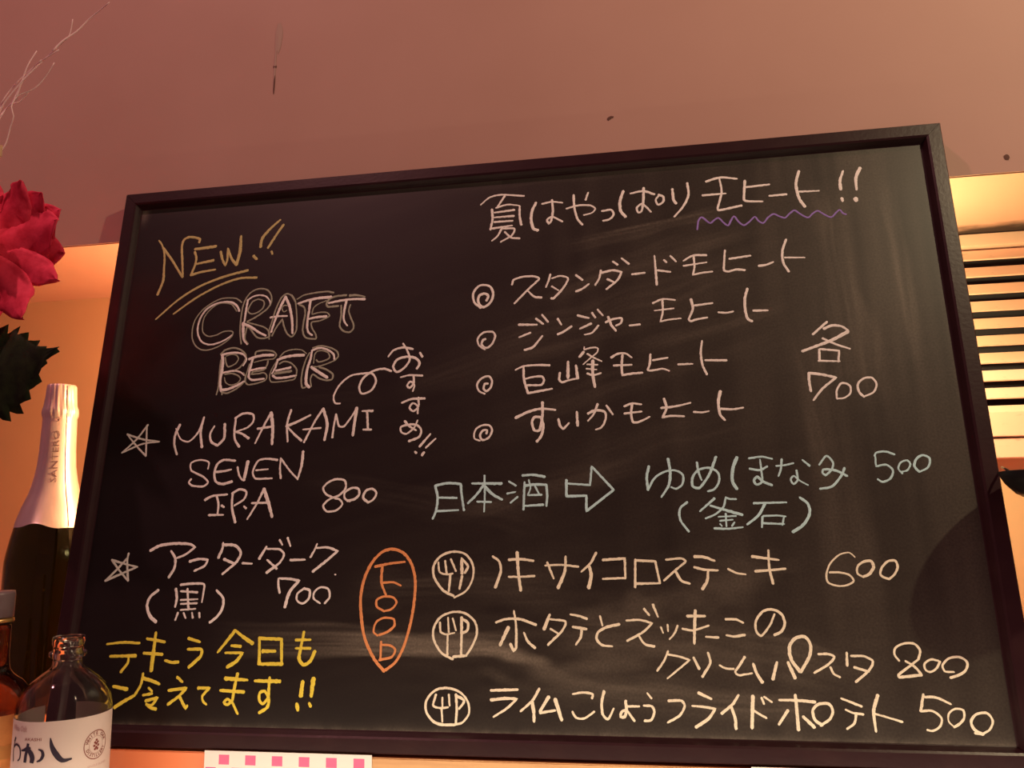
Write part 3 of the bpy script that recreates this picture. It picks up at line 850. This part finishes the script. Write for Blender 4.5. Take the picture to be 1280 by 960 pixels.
C26 2069,1044 2137,1034 2227,1048
C27 2495,1223 2446,1127 2364,1039 2326,1086 2333,1168 2401,1250 2485,1264 2556,1223 2576,1141 2537,1074 2480,1049
C24 1551,905 1512,823 1449,739
C24 1550,878 1654,859 1736,832 1649,764 1536,676
C27 1772,853 1815,759
C27 1899,894 1915,814 1839,693
C22 1993,790 2049,764 2111,762
C24 2213,863 2152,776 2122,736 2148,710 2264,727
C30 2281,804 2305,725 2346,653
C30 2481,819 2436,680
C30 2575,820 2623,692
C30 2668,745 2604,847 2600,953 2654,1020 2736,1034 2776,968 2760,875 2675,742
C25 2835,891 2915,892 2965,870 2913,810 2787,737
C23 2924,784 2945,732 2994,704
C26 3070,904 3063,799
C26 3104,878 3209,876 3276,833 3235,762 3120,667
C21 3118,786 3234,751
C21 3490,842 3458,894 3471,946 3546,983 3630,980 3668,928 3646,856
C24 3646,856 3575,804 3470,728 3474,710 3655,730
C26 3655,730 3612,791 3541,840
C22 3815,839 3776,780 3722,754 3687,779 3693,824 3748,855 3804,845
C26 3911,756 3843,762 3830,807 3889,865 3978,875 4029,834 4007,770 3945,731 3880,711
@chalk_line|bottom food line after a circled fork and knife, price 500
C27 -390,254 -316,276 -258,352 -268,447 -337,528 -459,567 -579,545 -660,454 -656,358 -585,277 -509,254 -390,254
C23 -570,510 -593,414 -529,394 -454,402
C22 -509,484 -506,395
C22 -449,512 -439,416
C25 -514,388 -503,279
C29 -382,513 -371,377 -378,261
C29 -374,500 -305,460 -349,391
C27 -56,553 191,563
C28 -55,471 81,486 184,484 96,405 -28,329
C28 389,573 330,477 220,381
C35 323,457 337,389 341,299
C35 475,506 395,384
C24 395,370 532,393
C35 533,487 589,314
C22 692,533 793,548 872,533 864,499
C22 687,385 718,337 789,331 882,389
C27 972,561 948,454 959,361 1001,329 1053,416
C27 1161,484 1165,405 1149,352 1114,351 1122,391 1165,405 1232,320
C22 1166,438 1278,440
C20 1353,551 1388,507
C26 1320,447 1390,441 1408,396 1378,330 1322,322
C27 1535,490 1648,492 1673,453 1628,374 1522,313
C27 1796,560 1903,512
C27 1739,452 1837,445 1932,431 1872,353 1759,279
C25 2136,546 2083,473 1983,394
C30 2068,453 2095,357 2096,274
C33 2257,541 2230,283
C23 2254,424 2305,393 2356,365
C20 2329,529 2345,478
C20 2350,536 2413,494
C25 2540,430 2455,316
C25 2475,512 2633,511 2770,500
C33 2611,553 2613,431 2612,276
C32 2661,381 2744,300
C26 2811,318 2756,357 2744,433 2795,483 2880,487 2907,436 2881,372 2798,314
C24 2986,533 3144,472
C24 3012,444 3067,420 3150,409
C24 3092,408 3071,338 3008,293
C32 3283,563 3237,442 3234,367 3237,279
C22 3240,417 3345,388 3455,356
C25 3647,575 3611,443
C24 3651,556 3745,552 3853,503
C20 3611,443 3705,445 3766,390 3745,327 3685,292 3642,298
C20 3856,324 3819,366 3828,428 3883,466 3943,455 3940,393 3890,343 3853,324
C25 4070,273 4008,309 3992,370 4038,426 4125,436 4159,379 4125,311 4064,276
C28 4010,282 4064,276"""
CNAME = dict(W="white", C="cream white", Y="bright yellow", G="dull gold", D="grey", P="purple", B="light blue", O="orange")
def build_strokes():
    part = None; V = {}; groups = []
    # strokes of one heading or line that lie close together make one piece of writing
    ordered = []; cur = []
    def flush():
        items = []
        for ln in cur:
            a = np.array([[float(t) / 10 for t in p.split(',')] for p in ln.split(' ')[1:]])
            items.append((a.min(0), a.max(0), ln))
        left = list(range(len(items))); 
        while left:
            clus = [left.pop(0)]; grew = True
            while grew:
                grew = False
                for j in left[:]:
                    for i in clus:
                        gap = np.maximum(np.maximum(items[i][0] - items[j][1], items[j][0] - items[i][1]), 0)
                        if gap.max() < 9.0: clus.append(j); left.remove(j); grew = True; break
            cols = {items[i][2][0] for i in clus}
            ordered.append('@chalk_writing|' + ' and '.join(sorted(CNAME[c] for c in cols)) + ' chalk writing'); ordered.extend(items[i][2] for i in clus)
        cur.clear()
    for ln in STROKES.strip().split('\n'):
        if ln[0] == '@': flush()
        else: cur.append(ln)
    flush()
    for ln in ordered:
        if ln[0] == '@':
            name, label = ln[1:].split('|'); groups.append((name, label, [], [], [])); continue
        h, *pts = ln.split(' '); col = h[0]; wd = int(h[1:]) / 10000.
        P = [tuple(float(t) / 10000 for t in p.split(',')) for p in pts]
        name, label, VV, FF, MI = groups[-1]
        C = spline(P, .0014); n = len(C); hw = wd * .45
        base = len(VV); ph = random.random() * 100
        T = [C[min(i + 1, n - 1)] - C[max(i - 1, 0)] for i in range(n)]
        T = [t / (np.linalg.norm(t) + 1e-9) for t in T]
        # rounded ends: extra rows beyond the stroke
        rows = [(C[0] - T[0] * hw * .75, T[0], .35)] + [(C[0] - T[0] * hw * .35, T[0], .8)] + [(C[i], T[i], 1.0) for i in range(n)] + [(C[-1] + T[-1] * hw * .35, T[-1], .8), (C[-1] + T[-1] * hw * .75, T[-1], .35)]
        nr_ = len(rows); lo_ = random.uniform(.62, .9); hi_ = random.uniform(.9, 1.15); flip = random.random() < .35
        for i, (c, t, k) in enumerate(rows):
            s_ = i / (nr_ - 1); s_ = 1 - s_ if flip else s_
            k = k * (hi_ + (lo_ - hi_) * s_ ** 1.5) * (1 + .16 * noise.noise(Vector((ph + i * .09, 3, 1))))
            nr = np.array((-t[1], t[0]))
            ja = 1 + .34 * noise.noise(Vector((ph + i * .55, 0, 0))); jb = 1 + .34 * noise.noise(Vector((ph + i * .55, 7, 0)))
            a = c + nr * hw * k * ja; b_ = c - nr * hw * k * jb
            VV += [(a[0], a[1], -.00788), (c[0], c[1], -.00765), (b_[0], b_[1], -.00788)]
        for i in range(len(rows) - 1):
            q = base + i * 3
            FF += [(q, q + 1, q + 4, q + 3), (q + 1, q + 2, q + 5, q + 4)]; MI += [col, col]
    for name, label, VV, FF, MI in groups:
        cols = sorted(set(MI))
        o = mesh_obj(name, VV, [f[::-1] for f in FF], [CH[c] for c in cols], board)
        o.data.polygons.foreach_set('material_index', [cols.index(c) for c in MI]); o['label'] = label
        # make every face look out of the board
        bm = bmesh.new(); bm.from_mesh(o.data)
        for f in bm.faces:
            f.normal_update()
            if f.normal.z < 0: f.normal_flip()
        bm.to_mesh(o.data); bm.free()
build_strokes()

# ---------------------------------------------------------------- text helper (built-in font turned into mesh data)
def text_data(s, size, bold=0.0):
    c = bpy.data.curves.new('t', 'FONT'); c.body = s; c.size = size; c.align_x = 'CENTER'; c.align_y = 'CENTER'; c.resolution_u = 2; c.offset = bold
    o = bpy.data.objects.new('t', c); COL.objects.link(o); bpy.context.view_layer.update()
    me = bpy.data.meshes.new_from_object(o.evaluated_get(bpy.context.evaluated_depsgraph_get()))
    V = [tuple(v.co) for v in me.vertices]; Fc = [tuple(p.vertices) for p in me.polygons]
    bpy.data.objects.remove(o); bpy.data.curves.remove(c); bpy.data.meshes.remove(me)
    return V, Fc
def on_cyl(r, deg0, z0, u, v):
    a = math.radians(deg0) + u / r; return (r * math.sin(a), -r * math.cos(a), z0 + v)

# ---------------------------------------------------------------- paper strips stuck on the ledge under the board
def squares_paper():
    x0, x1, z0, z1 = -.4210, -.2585, 1.2290, 1.2905
    pitch = .02615; sq = .0103; xcuts = set([x0, x1]); rows = []
    z = 1.2872
    for rI in range(4):
        off = .0145 if rI % 2 == 0 else .0014
        xx = x0 + off; lst = []
        while xx + sq < x1: lst.append((xx, xx + sq)); xx += pitch
        rows.append((z - .0086, z, lst)); z -= .0112
        if z < z0 + .01: break
    V, Fc, MI = [], [], []
    def quad(a, b, c, d, mi):
        k = len(V); V.extend([(a, .7552, c), (b, .7552, c), (b, .7552, d), (a, .7552, d)]); Fc.append((k, k + 1, k + 2, k + 3)); MI.append(mi)
    zt = z1
    for lo, hi, lst in rows:
        quad(x0, x1, hi, zt, 0); cur = x0
        for a, b in lst: quad(cur, a, lo, hi, 0); quad(a, b, lo, hi, 1); cur = b
        quad(cur, x1, lo, hi, 0); zt = lo
    quad(x0, x1, z0, zt, 0)
    k = len(V)   # back face, gives the sheet its thickness
    V.extend([(x0, .7556, z0), (x1, .7556, z0), (x1, .7556, z1), (x0, .7556, z1), (x0, .7552, z0), (x1, .7552, z0), (x1, .7552, z1), (x0, .7552, z1)])
    Fc.extend([(k + 3, k + 2, k + 1, k), (k, k + 1, k + 5, k + 4), (k + 2, k + 3, k + 7, k + 6), (k + 1, k + 2, k + 6, k + 5), (k + 3, k, k + 4, k + 7)]); MI.extend([0] * 5)
    o = mesh_obj('paper_card', V, Fc, [M_paper, M_pink]); o.data.polygons.foreach_set('material_index', MI)
    tag(o, 'white paper card printed with small pink squares below the chalkboard', 'card')
squares_paper()
tag(bm_obj('paper_card', box_bm(.0722, .33, .7550, .7556, 1.226, 1.2901), M_paper), 'plain white card on the wood below the chalkboard, bottom right', 'card')

# ---------------------------------------------------------------- sparkling wine bottle behind the board
sp = tag(empty('sparkling_wine_bottle', (-.7095, .90, 1.2877)), 'dark green sparkling wine bottle with silver foil neck half behind the chalkboard', 'bottle')
z0 = 1.2877
pts = [(0, 0), (.040, .001), (.0465, .006), (.048, .014), (.048, .155), (.0475, .172), (.0450, .188), (.0395, .2135), (.0325, .2345), (.0228, .265), (.0190, .300), (.0176, .340), (.0172, .352), (.0160, .3795), (.012, .3815), (0, .3815)]
prof_s = [tuple(p) for p in spline(pts[2:12], .006)]
V, Fc = lathe([(0, .012), (.035, .001), (.040, 0)] + prof_s + [(.0160, .345), (.0155, .368), (0, .370)], 72)
mesh_obj('bottle_body', V, Fc, M_green_glass, sp, True)
fz = [( .0400, .2110), (.0386, .2165), (.0333, .2345), (.0272, .2500), (.0237, .2650), (.0209, .2820), (.0195, .3020), (.0190, .3220), (.0187, .3370), (.0185, .3410), (.0193, .3440), (.0196, .3480), (.0192, .3520), (.0178, .3560), (.0171, .3640), (.0163, .3740), (.0158, .3800), (.0148, .3822), (.008, .3830), (0, .3830)]
def foil_w(a, j, r_, z_):
    q = 0.0
    if j > 9 and r_ > .01: q = .00035 * math.sin(a * 17) + .0003 * math.sin(a * 29 + j)
    elif j > 0 and r_ > .01: q = .00015 * math.sin(a * 5 + j * .3)
    dz = (.0028 * math.sin(a * 3 + 1.2) + .0012 * math.sin(a * 7)) if j == 0 else 0
    return r_ + q + (.0006 if j < 2 else .0003), z_ + dz
V, Fc = lathe(fz, 128, foil_w); mesh_obj('neck_foil', V, Fc, M_foil, sp, True)
# foil overlap seam running down the neck, and lettering read upwards
seam = [on_cyl(r_ + .0009, 62 + 1.5 * math.sin(z_ * 30), z_, 0, 0) for r_, z_ in fz[:17]]
V, Fc = tube(seam, lambda t: .0005, 5); mesh_obj('foil_seam', V, Fc, M_foil, sp, True)
def foil_r(z_):
    for (r1, z1), (r2, z2) in zip(fz, fz[1:]):
        if z1 <= z_ <= z2: return r1 + (r2 - r1) * (z_ - z1) / (z2 - z1)
    return .016
TV, TF = text_data('SANTERO', .0100)
xsz = [v[0] for v in TV]; sc = .062 / (max(xsz) - min(xsz))
VV = []
for (x, y_, z_) in TV:
    zz = .2935 + x * sc; rr = foil_r(zz) + .0010
    a = math.radians(33) - y_ / rr
    VV.append((rr * math.sin(a), -rr * math.cos(a), zz))
mesh_obj('foil_lettering', VV, [f for f in TF], M_emboss, sp)
rr = []
for k in range(25):
    a = 2 * math.pi * k / 24; zz = .338 + .0022 * math.sin(a); r2 = foil_r(zz) + .0011; b_ = math.radians(33) + .0022 * math.cos(a) / r2
    rr.append((r2 * math.sin(b_), -r2 * math.cos(b_), zz))
V, Fc = tube(rr, lambda t: .0003, 4); mesh_obj('foil_emblem', V, Fc, M_emboss, sp)

# ---------------------------------------------------------------- clear whisky bottle with white label
WZ = 1.2118
wh = tag(empty('whisky_bottle', (-.5095, .6765, WZ)), 'clear round-shouldered whisky bottle with a white brushed-script label, open top', 'bottle')
def rel(L_): return [(r_, z_ - WZ) for r_, z_ in L_]
outer = rel([(.0345, 1.2135), (.0370, 1.2165), (.0375, 1.222), (.0375, 1.343), (.0368, 1.3495), (.0345, 1.3560), (.0310, 1.3625), (.0265, 1.3675), (.0205, 1.3725), (.0150, 1.3765), (.0122, 1.3790), (.0114, 1.3825), (.0116, 1.3855), (.0146, 1.3870), (.0150, 1.3895), (.0146, 1.3915), (.0120, 1.3925), (.0118, 1.3960), (.0128, 1.3975), (.0132, 1.4020), (.0124, 1.4040)])
inner = [(max(r_ - .0024, .001), z_ + .0002) for r_, z_ in outer[4:12]] + [(.0092, outer[13][1]), (.0092, outer[-1][1] - .001)]
pr = [(0, .0017), (.0335, .0017)] + outer + [(.0108, outer[-1][1] + .0003)] + inner[::-1] + [(.0351, outer[3][1]), (.0351, .014), (.033, .010), (0, .009)]
V, Fc = lathe(pr, 80); mesh_obj('bottle_glass', V, Fc, M_clear_glass, wh, True)
# paper label: wraps the bottle except for a gap at the back
LT, LB = 1.3408 - WZ, 1.232 - WZ
def wrap(r_, d0, d1, zb, zt, n=60):
    V = []; Fc = []
    for i in range(n + 1):
        a = math.radians(d0 + (d1 - d0) * i / n)
        V += [(r_ * math.sin(a), -r_ * math.cos(a), zb), (r_ * math.sin(a), -r_ * math.cos(a), zt)]
    for i in range(n): Fc.append((2*i, 2*i+2, 2*i+3, 2*i+1))
    return V, Fc
V, Fc = wrap(.03775, -118, 202, LB, LT, 96); mesh_obj('label', V, Fc, M_label, wh, True)
def ribbon_cyl(parent, name, strokes, r_, m):
    VV, FF = [], []
    for wid, pl in strokes:
        P = spline([(math.radians(a) * r_, z_ - WZ) for a, z_ in pl], .0006); n = len(P)
        base = len(VV)
        for i, p in enumerate(P):
            t = P[min(i + 1, n - 1)] - P[max(i - 1, 0)]; t = t / (np.linalg.norm(t) + 1e-9); nr = np.array((-t[1], t[0]))
            s = i / (n - 1); k = wid(s) if callable(wid) else wid
            for q in (p + nr * k, p - nr * k): VV.append((r_ * math.sin(q[0] / r_), -r_ * math.cos(q[0] / r_), q[1]))
        for i in range(n - 1): FF.append((base + 2*i, base + 2*i + 1, base + 2*i + 3, base + 2*i + 2))
    return mesh_obj(name, VV, FF, m, parent)
R3 = .03795
ribbon_cyl(wh, 'brush_writing', [
    (.0011, [(-28, 1.3276), (-29.4, 1.3255), (-31, 1.3238)]),
    (lambda s: .0006 + .0002 * s, [(-28, 1.3276), (-31, 1.3215), (-32.6, 1.3160), (-30.6, 1.3085)]),
    (lambda s: .0010 - .0004 * s, [(-31.5, 1.3198), (-25, 1.3222), (-18, 1.3205), (-15.5, 1.3160), (-16.5, 1.3115), (-20, 1.3098)]),
    (lambda s: .0005 + .0016 * s, [(-14, 1.3182), (-9.5, 1.3188), (-4, 1.3200), (-1, 1.3190)]),
    (lambda s: .0012 + .0003 * s, [(-3.8, 1.3240), (-5, 1.3195), (-6.5, 1.3140), (-7.0, 1.3092)]),
    (lambda s: .0016 + .0005 * math.sin(3 * s), [(-3.5, 1.3195), (1.2, 1.3160), (3.2, 1.3125), (2.5, 1.3090)]),
    (lambda s: .0004 + .0009 * math.sin(3.1 * s), [(10.2, 1.3196), (14.5, 1.3182), (16.1, 1.3148), (13.5, 1.3113), (9.1, 1.3101)]),
    (lambda s: .0004 + .0017 * math.sin(3.0 * s) ** 1.0, [(23.4, 1.3280), (25.6, 1.3215), (30.5, 1.3152), (38.2, 1.3096), (48.8, 1.3098)])], R3, M_ink)
def cyl_text(s, size, deg, z_, m, name, width=None, bold=0.0, arc=None):
    if arc is None:
        TV, TF = text_data(s, size, bold); k = 1.0
        if width: k = width / (max(v[0] for v in TV) - min(v[0] for v in TV))
        mesh_obj(name, [on_cyl(R3, deg, z_ - WZ, v[0] * k, v[1]) for v in TV], TF, m, wh)
cyl_text('AKASHI', .0032, 2.0, 1.3270, M_ink2, 'label_print', .0150)
cyl_text('White Oak', .0062, -22, 1.3347, M_ink3, 'label_print', .0200, .0001)
cyl_text('SINGLE BLEND', .0024, 83.5, 1.3000, M_ink3, 'label_print', .020)
# round red-brown seal
def seal():
    cx_, cz = math.radians(79.5) * R3, 1.3166 - WZ; VV, FF = [], []
    def add(fn_pts, faces):
        b0 = len(VV); VV.extend((R3 * math.sin(u / R3), -R3 * math.cos(u / R3), v) for u, v in fn_pts); FF.extend(tuple(b0 + i for i in f) for f in faces)
    def ring(r0, r1, n=48):
        P = []
        for k in range(n):
            a = 2 * math.pi * k / n; P += [(cx_ + r0 * math.cos(a), cz + r0 * math.sin(a)), (cx_ + r1 * math.cos(a), cz + r1 * math.sin(a))]
        add(P, [(2*k, 2*k+1, (2*k+3) % (2*n), (2*k+2) % (2*n)) for k in range(n)])
    ring(.0110, .0117); ring(.0068, .0070)
    for s, a0, a1, flip in (('WHITE OAK', 160, 20, 1), ('DISTILLERY', 205, 335, -1)):
        for i, ch in enumerate(s):
            if ch == ' ': continue
            TV, TF = text_data(ch, .0036, .00008); a = math.radians(a0 + (a1 - a0) * i / (len(s) - 1)); rr_ = .0089
            ux, uz = math.sin(a) * flip, -math.cos(a) * flip; vx, vz = math.cos(a) * flip, math.sin(a) * flip
            add([(cx_ + rr_ * math.cos(a) + v[0] * ux + v[1] * vx, cz + rr_ * math.sin(a) + v[0] * uz + v[1] * vz) for v in TV], TF)
    # pine-cone like mark in the middle
    for k, (dx, dz) in enumerate([(0, .0036), (-.0014, .0018), (.0014, .0018), (0, .0006), (-.0020, -.0008), (.0020, -.0008), (0, -.0022), (-.0012, -.0036), (.0012, -.0036)]):
        n = 8; P = [(cx_ + dx + .00115 * math.cos(2 * math.pi * i / n), cz + dz + .0010 * math.sin(2 * math.pi * i / n)) for i in range(n)]
        add(P, [tuple(range(n))])
    mesh_obj('label_seal', VV, FF, M_ink2, wh)
seal()

# ---------------------------------------------------------------- amber bottle at the left edge
am = tag(empty('liquor_bottle', (-.5905, .685, WZ)), 'amber liquor bottle with grey cap and orange label cut by the left edge', 'bottle')
pa = [(.028, .001), (.0325, .004), (.0330, .012), (.0330, .125), (.0325, .134), (.030, .143), (.0245, .1515), (.0175, .157), (.0140, .162), (.0128, .172), (.0126, .200)]
pa = [tuple(p) for p in spline(pa[2:], .004)]
V, Fc = lathe([(0, .004), (.026, .0005), (.0315, .003)] + pa + [(.0095, .2005), (0, .2005)], 64); mesh_obj('bottle_glass', V, Fc, M_amber, am, True)
V, Fc = lathe([(0.0127, .2065), (.0140, .2070), (.0142, .2270), (.0136, .2300), (0, .2302)], 48); mesh_obj('cap', V, Fc, M_black_cap, am, True)
V, Fc = lathe([(.0128, .2025), (.0145, .2028), (.0145, .2058), (.0128, .2062)], 48); mesh_obj('cap_ring', V, Fc, M_gold, am, True)
V, Fc = wrap(.03325, -120, 118, .045, .1260, 60); mesh_obj('label', V, Fc, M_orange_label, am, True)
V, Fc = wrap(.03340, 55, 118, .090, .101, 24); mesh_obj('label_band', V, Fc, M_gold, am, True)

# ---------------------------------------------------------------- artificial poinsettia with twigs in a vase, left edge
fl = tag(empty('poinsettia_arrangement', (-.69, .640, WZ)), 'red artificial poinsettia with a dark green leaf and pale curly twigs', 'flower')
O = Vector((-.69, .640, WZ))
V, Fc = lathe([(0, .001), (.028, .001), (.034, .012), (.040, .05), (.036, .10), (.024, .135), (.020, .155), (.024, .165), (.021, .165), (.018, .155), (.020, .14), (.030, .10), (.034, .05), (.028, .014), (0, .012)], 48)
mesh_obj('vase', V, Fc, M_vase, fl, True)
FC = Vector((-.672, .715, 1.785))
def poly(P, r0, r1, name, m, step=.006):
    Q = [p - O for p in P]; Q = spline([tuple(q) for q in Q], step); V, Fc = tube(Q, lambda t: r0 + (r1 - r0) * t, 6); return mesh_obj(name, V, Fc, m, fl, True)
poly([Vector((-.69, .640, 1.225)), Vector((-.690, .650, 1.45)), Vector((-.685, .690, 1.65)), FC + Vector((0, .012, -.01))], .0028, .0022, 'flower_stem', M_stem)
PETAL = [(0, .22), (.15, .55), (.35, .92), (.5, 1), (.65, .95), (.78, .74), (.88, .46), (.95, .2), (1, .02)]
LEAF = [(0, .1), (.1, .5), (.25, .9), (.4, 1), (.55, .86), (.68, .58), (.78, .34), (.86, .17), (.94, .09), (1, .02)]
def leaf(name, base, tip, width, m, cup=.1, sag=0.0, teeth=0, toe=Vector((0, -1, 0)), off=0.0, rows=16, pointy=1.0, wave=.0, bend=0.0, table=None):
    """leaf blade from base to tip; edge outline, midrib crease, gentle curl, side veins"""
    base, tip = Vector(base), Vector(tip); d = tip - base; Ln = d.length; t = d.normalized(); s = t.cross(toe).normalized(); nrm = s.cross(t).normalized()
    if nrm.y > 0: nrm = -nrm
    V = []; cols = 8
    rows = rows if not teeth else teeth * 4
    for i in range(rows + 1):
        u = i / rows; hw = width * .5 * float(np.interp(u, *zip(*(table or PETAL))))
        if teeth: ph = (i % 4) / 4.0; hw *= (.86 + .26 * ph)
        for j in range(cols + 1):
            v = (j / cols) * 2 - 1
            p = base + t * (Ln * (u + (.035 if teeth and abs(v) > .9 and i % 4 == 3 else 0))) + s * (hw * v + bend * math.sin(math.pi * u))
            h = -cup * abs(v) * hw * 2 + sag * math.sin(u * 3.1) + .0018 * math.cos(v * 3 + u * 26) * (abs(v)) + wave * math.sin(u * 9 + v * 2 + off) * abs(v)
            p = p + nrm * (h - .0012 * (1 if j == cols // 2 else 0)); V.append(p - O)
    Fc = [(i*(cols+1)+j, i*(cols+1)+j+1, (i+1)*(cols+1)+j+1, (i+1)*(cols+1)+j) for i in range(rows) for j in range(cols)]
    o = mesh_obj(name, V, Fc, m, fl, True)
    md = o.modifiers.new('thickness', 'SOLIDIFY'); md.thickness = .0006
    return o
tips = [((-.6620, .712, 1.8650), .030), ((-.6150, .700, 1.8450), .050), ((-.5960, .706, 1.8330), .056), ((-.5760, .710, 1.8150), .050), ((-.5710, .700, 1.8000), .058),
        ((-.5780, .722, 1.7730), .052), ((-.5670, .702, 1.7385), .034), ((-.5930, .690, 1.6980), .042), ((-.6080, .715, 1.7260), .026), ((-.640, .70, 1.690), .05),
        ((-.690, .70, 1.695), .05), ((-.75, .70, 1.72), .055), ((-.770, .71, 1.79), .055), ((-.745, .70, 1.84), .055), ((-.690, .70, 1.850), .05)]
for k, (tp, wd) in enumerate(tips):
    bs = FC + (Vector(tp) - FC) * .06 + Vector((0, -.004 * (k % 3), 0))
    leaf('petal', bs, tp, wd, M_silk_red, cup=.16, sag=-.006 - .003 * (k % 3), off=k, wave=.0022, pointy=.85)
for k in range(8):
    a = k * .8 + .3; tp = FC + Vector((.048 * math.cos(a), -.030, .048 * math.sin(a)))
    leaf('petal', FC + Vector((0, -.008, 0)), tp, .026, M_silk_red, cup=.2, sag=-.004, off=k, wave=.001)
bm = bmesh.new()
for k in range(9):
    a = k * 2.4; q = .0035 * math.sqrt(k); M4 = Matrix.Translation(FC - O + Vector((q * math.cos(a), -.026, q * math.sin(a))))
    bmesh.ops.create_icosphere(bm, subdivisions=1, radius=.0028, matrix=M4)
bm_obj('flower_centre', bm, M_gold, fl, True)
leaf('leaf', (-.688, .710, 1.650), (-.5535, .690, 1.6665), .096, M_leaf, cup=.10, sag=-.006, teeth=9, bend=.007, table=LEAF)
leaf('leaf', (-.69, .715, 1.66), (-.78, .70, 1.62), .08, M_leaf, cup=.12, sag=-.005, teeth=8, table=LEAF)
tw = [[(-.6449, 1.9167), (-.6348, 1.9341), (-.625, 1.9552), (-.6107, 1.9685), (-.592, 1.9756), (-.5791, 1.9815)],
      [(-.6466, 1.9353), (-.6309, 1.9559), (-.6107, 1.9685), (-.5995, 1.9728)],
      [(-.6401, 1.8852), (-.6322, 1.9045), (-.6263, 1.9139), (-.6291, 1.9243), (-.6254, 1.9368), (-.6088, 1.946), (-.5967, 1.9613), (-.5879, 1.9714)],
      [(-.629, 1.9335), (-.6192, 1.9546), (-.6136, 1.9688), (-.6072, 1.9849)],
      [(-.6416, 1.9237), (-.6224, 1.9475), (-.6013, 1.9711), (-.5837, 1.9914), (-.5749, 2.0016), (-.5703, 2.0179)],
      [(-.5867, 1.9806), (-.578, 1.9926), (-.5655, 2.0042), (-.5531, 2.0176), (-.5384, 2.0251), (-.5264, 2.0289)],
      [(-.6445, 1.913), (-.6364, 1.9306), (-.627, 1.9332), (-.6144, 1.9429)]]
for k, pl in enumerate(tw):
    P = [Vector((x, .700 + .004 * math.sin(i + k), z)) for i, (x, z) in enumerate(pl)]
    if k not in (3, 5): P = [Vector((-.676, .705, 1.80)), Vector((-.662, .702, 1.86))] + P
    # small kinks along the twig
    poly(P, .0009, .0005, 'twig', M_twig, .004)
bm_obj('twig_tip', box_bm(-.655, -.6385, .698, .7005, 1.8718, 1.8848, .0008), M_stub, fl, loc=-O)

# ---------------------------------------------------------------- black bowl-shaped lamp head clipped to the board's right edge
lp = tag(empty('clip_lamp', (.338, .735, 1.529)), 'black bowl-shaped clip lamp fastened at the right edge of the chalkboard', 'lamp')
V, Fc = lathe([(0, -.0245), (.022, -.0243), (.034, -.0225), (.043, -.0175), (.050, -.0095), (.0548, 0), (.0538, .0008), (.0490, -.0088), (.0420, -.016), (.0330, -.021), (.018, -.0225), (0, -.0228)], 64)
mesh_obj('lamp_bowl', V, Fc, M_lamp, lp, True)
V, Fc = lathe([(0, -.0225), (.014, -.0222), (.016, -.012), (.012, -.004), (0, -.002)], 32); mesh_obj('lamp_hub', V, Fc, M_lamp, lp, True)
V, Fc = tube([Vector((-.0320, .058, .0065)), Vector((-.0340, .046, .0045)), Vector((-.0350, .035, .001))], lambda t: .0011, 6); mesh_obj('clip_wire', V, Fc, M_lamp, lp, True)
V, Fc = tube([tuple(p) for p in spline([(.050, 0, -.005), (.08, 0, .01), (.12, .05, .03), (.20, .20, .05), (.30, .344, .05)], .01)], lambda t: .004, 8); mesh_obj('lamp_arm', V, Fc, M_lamp, lp, True)
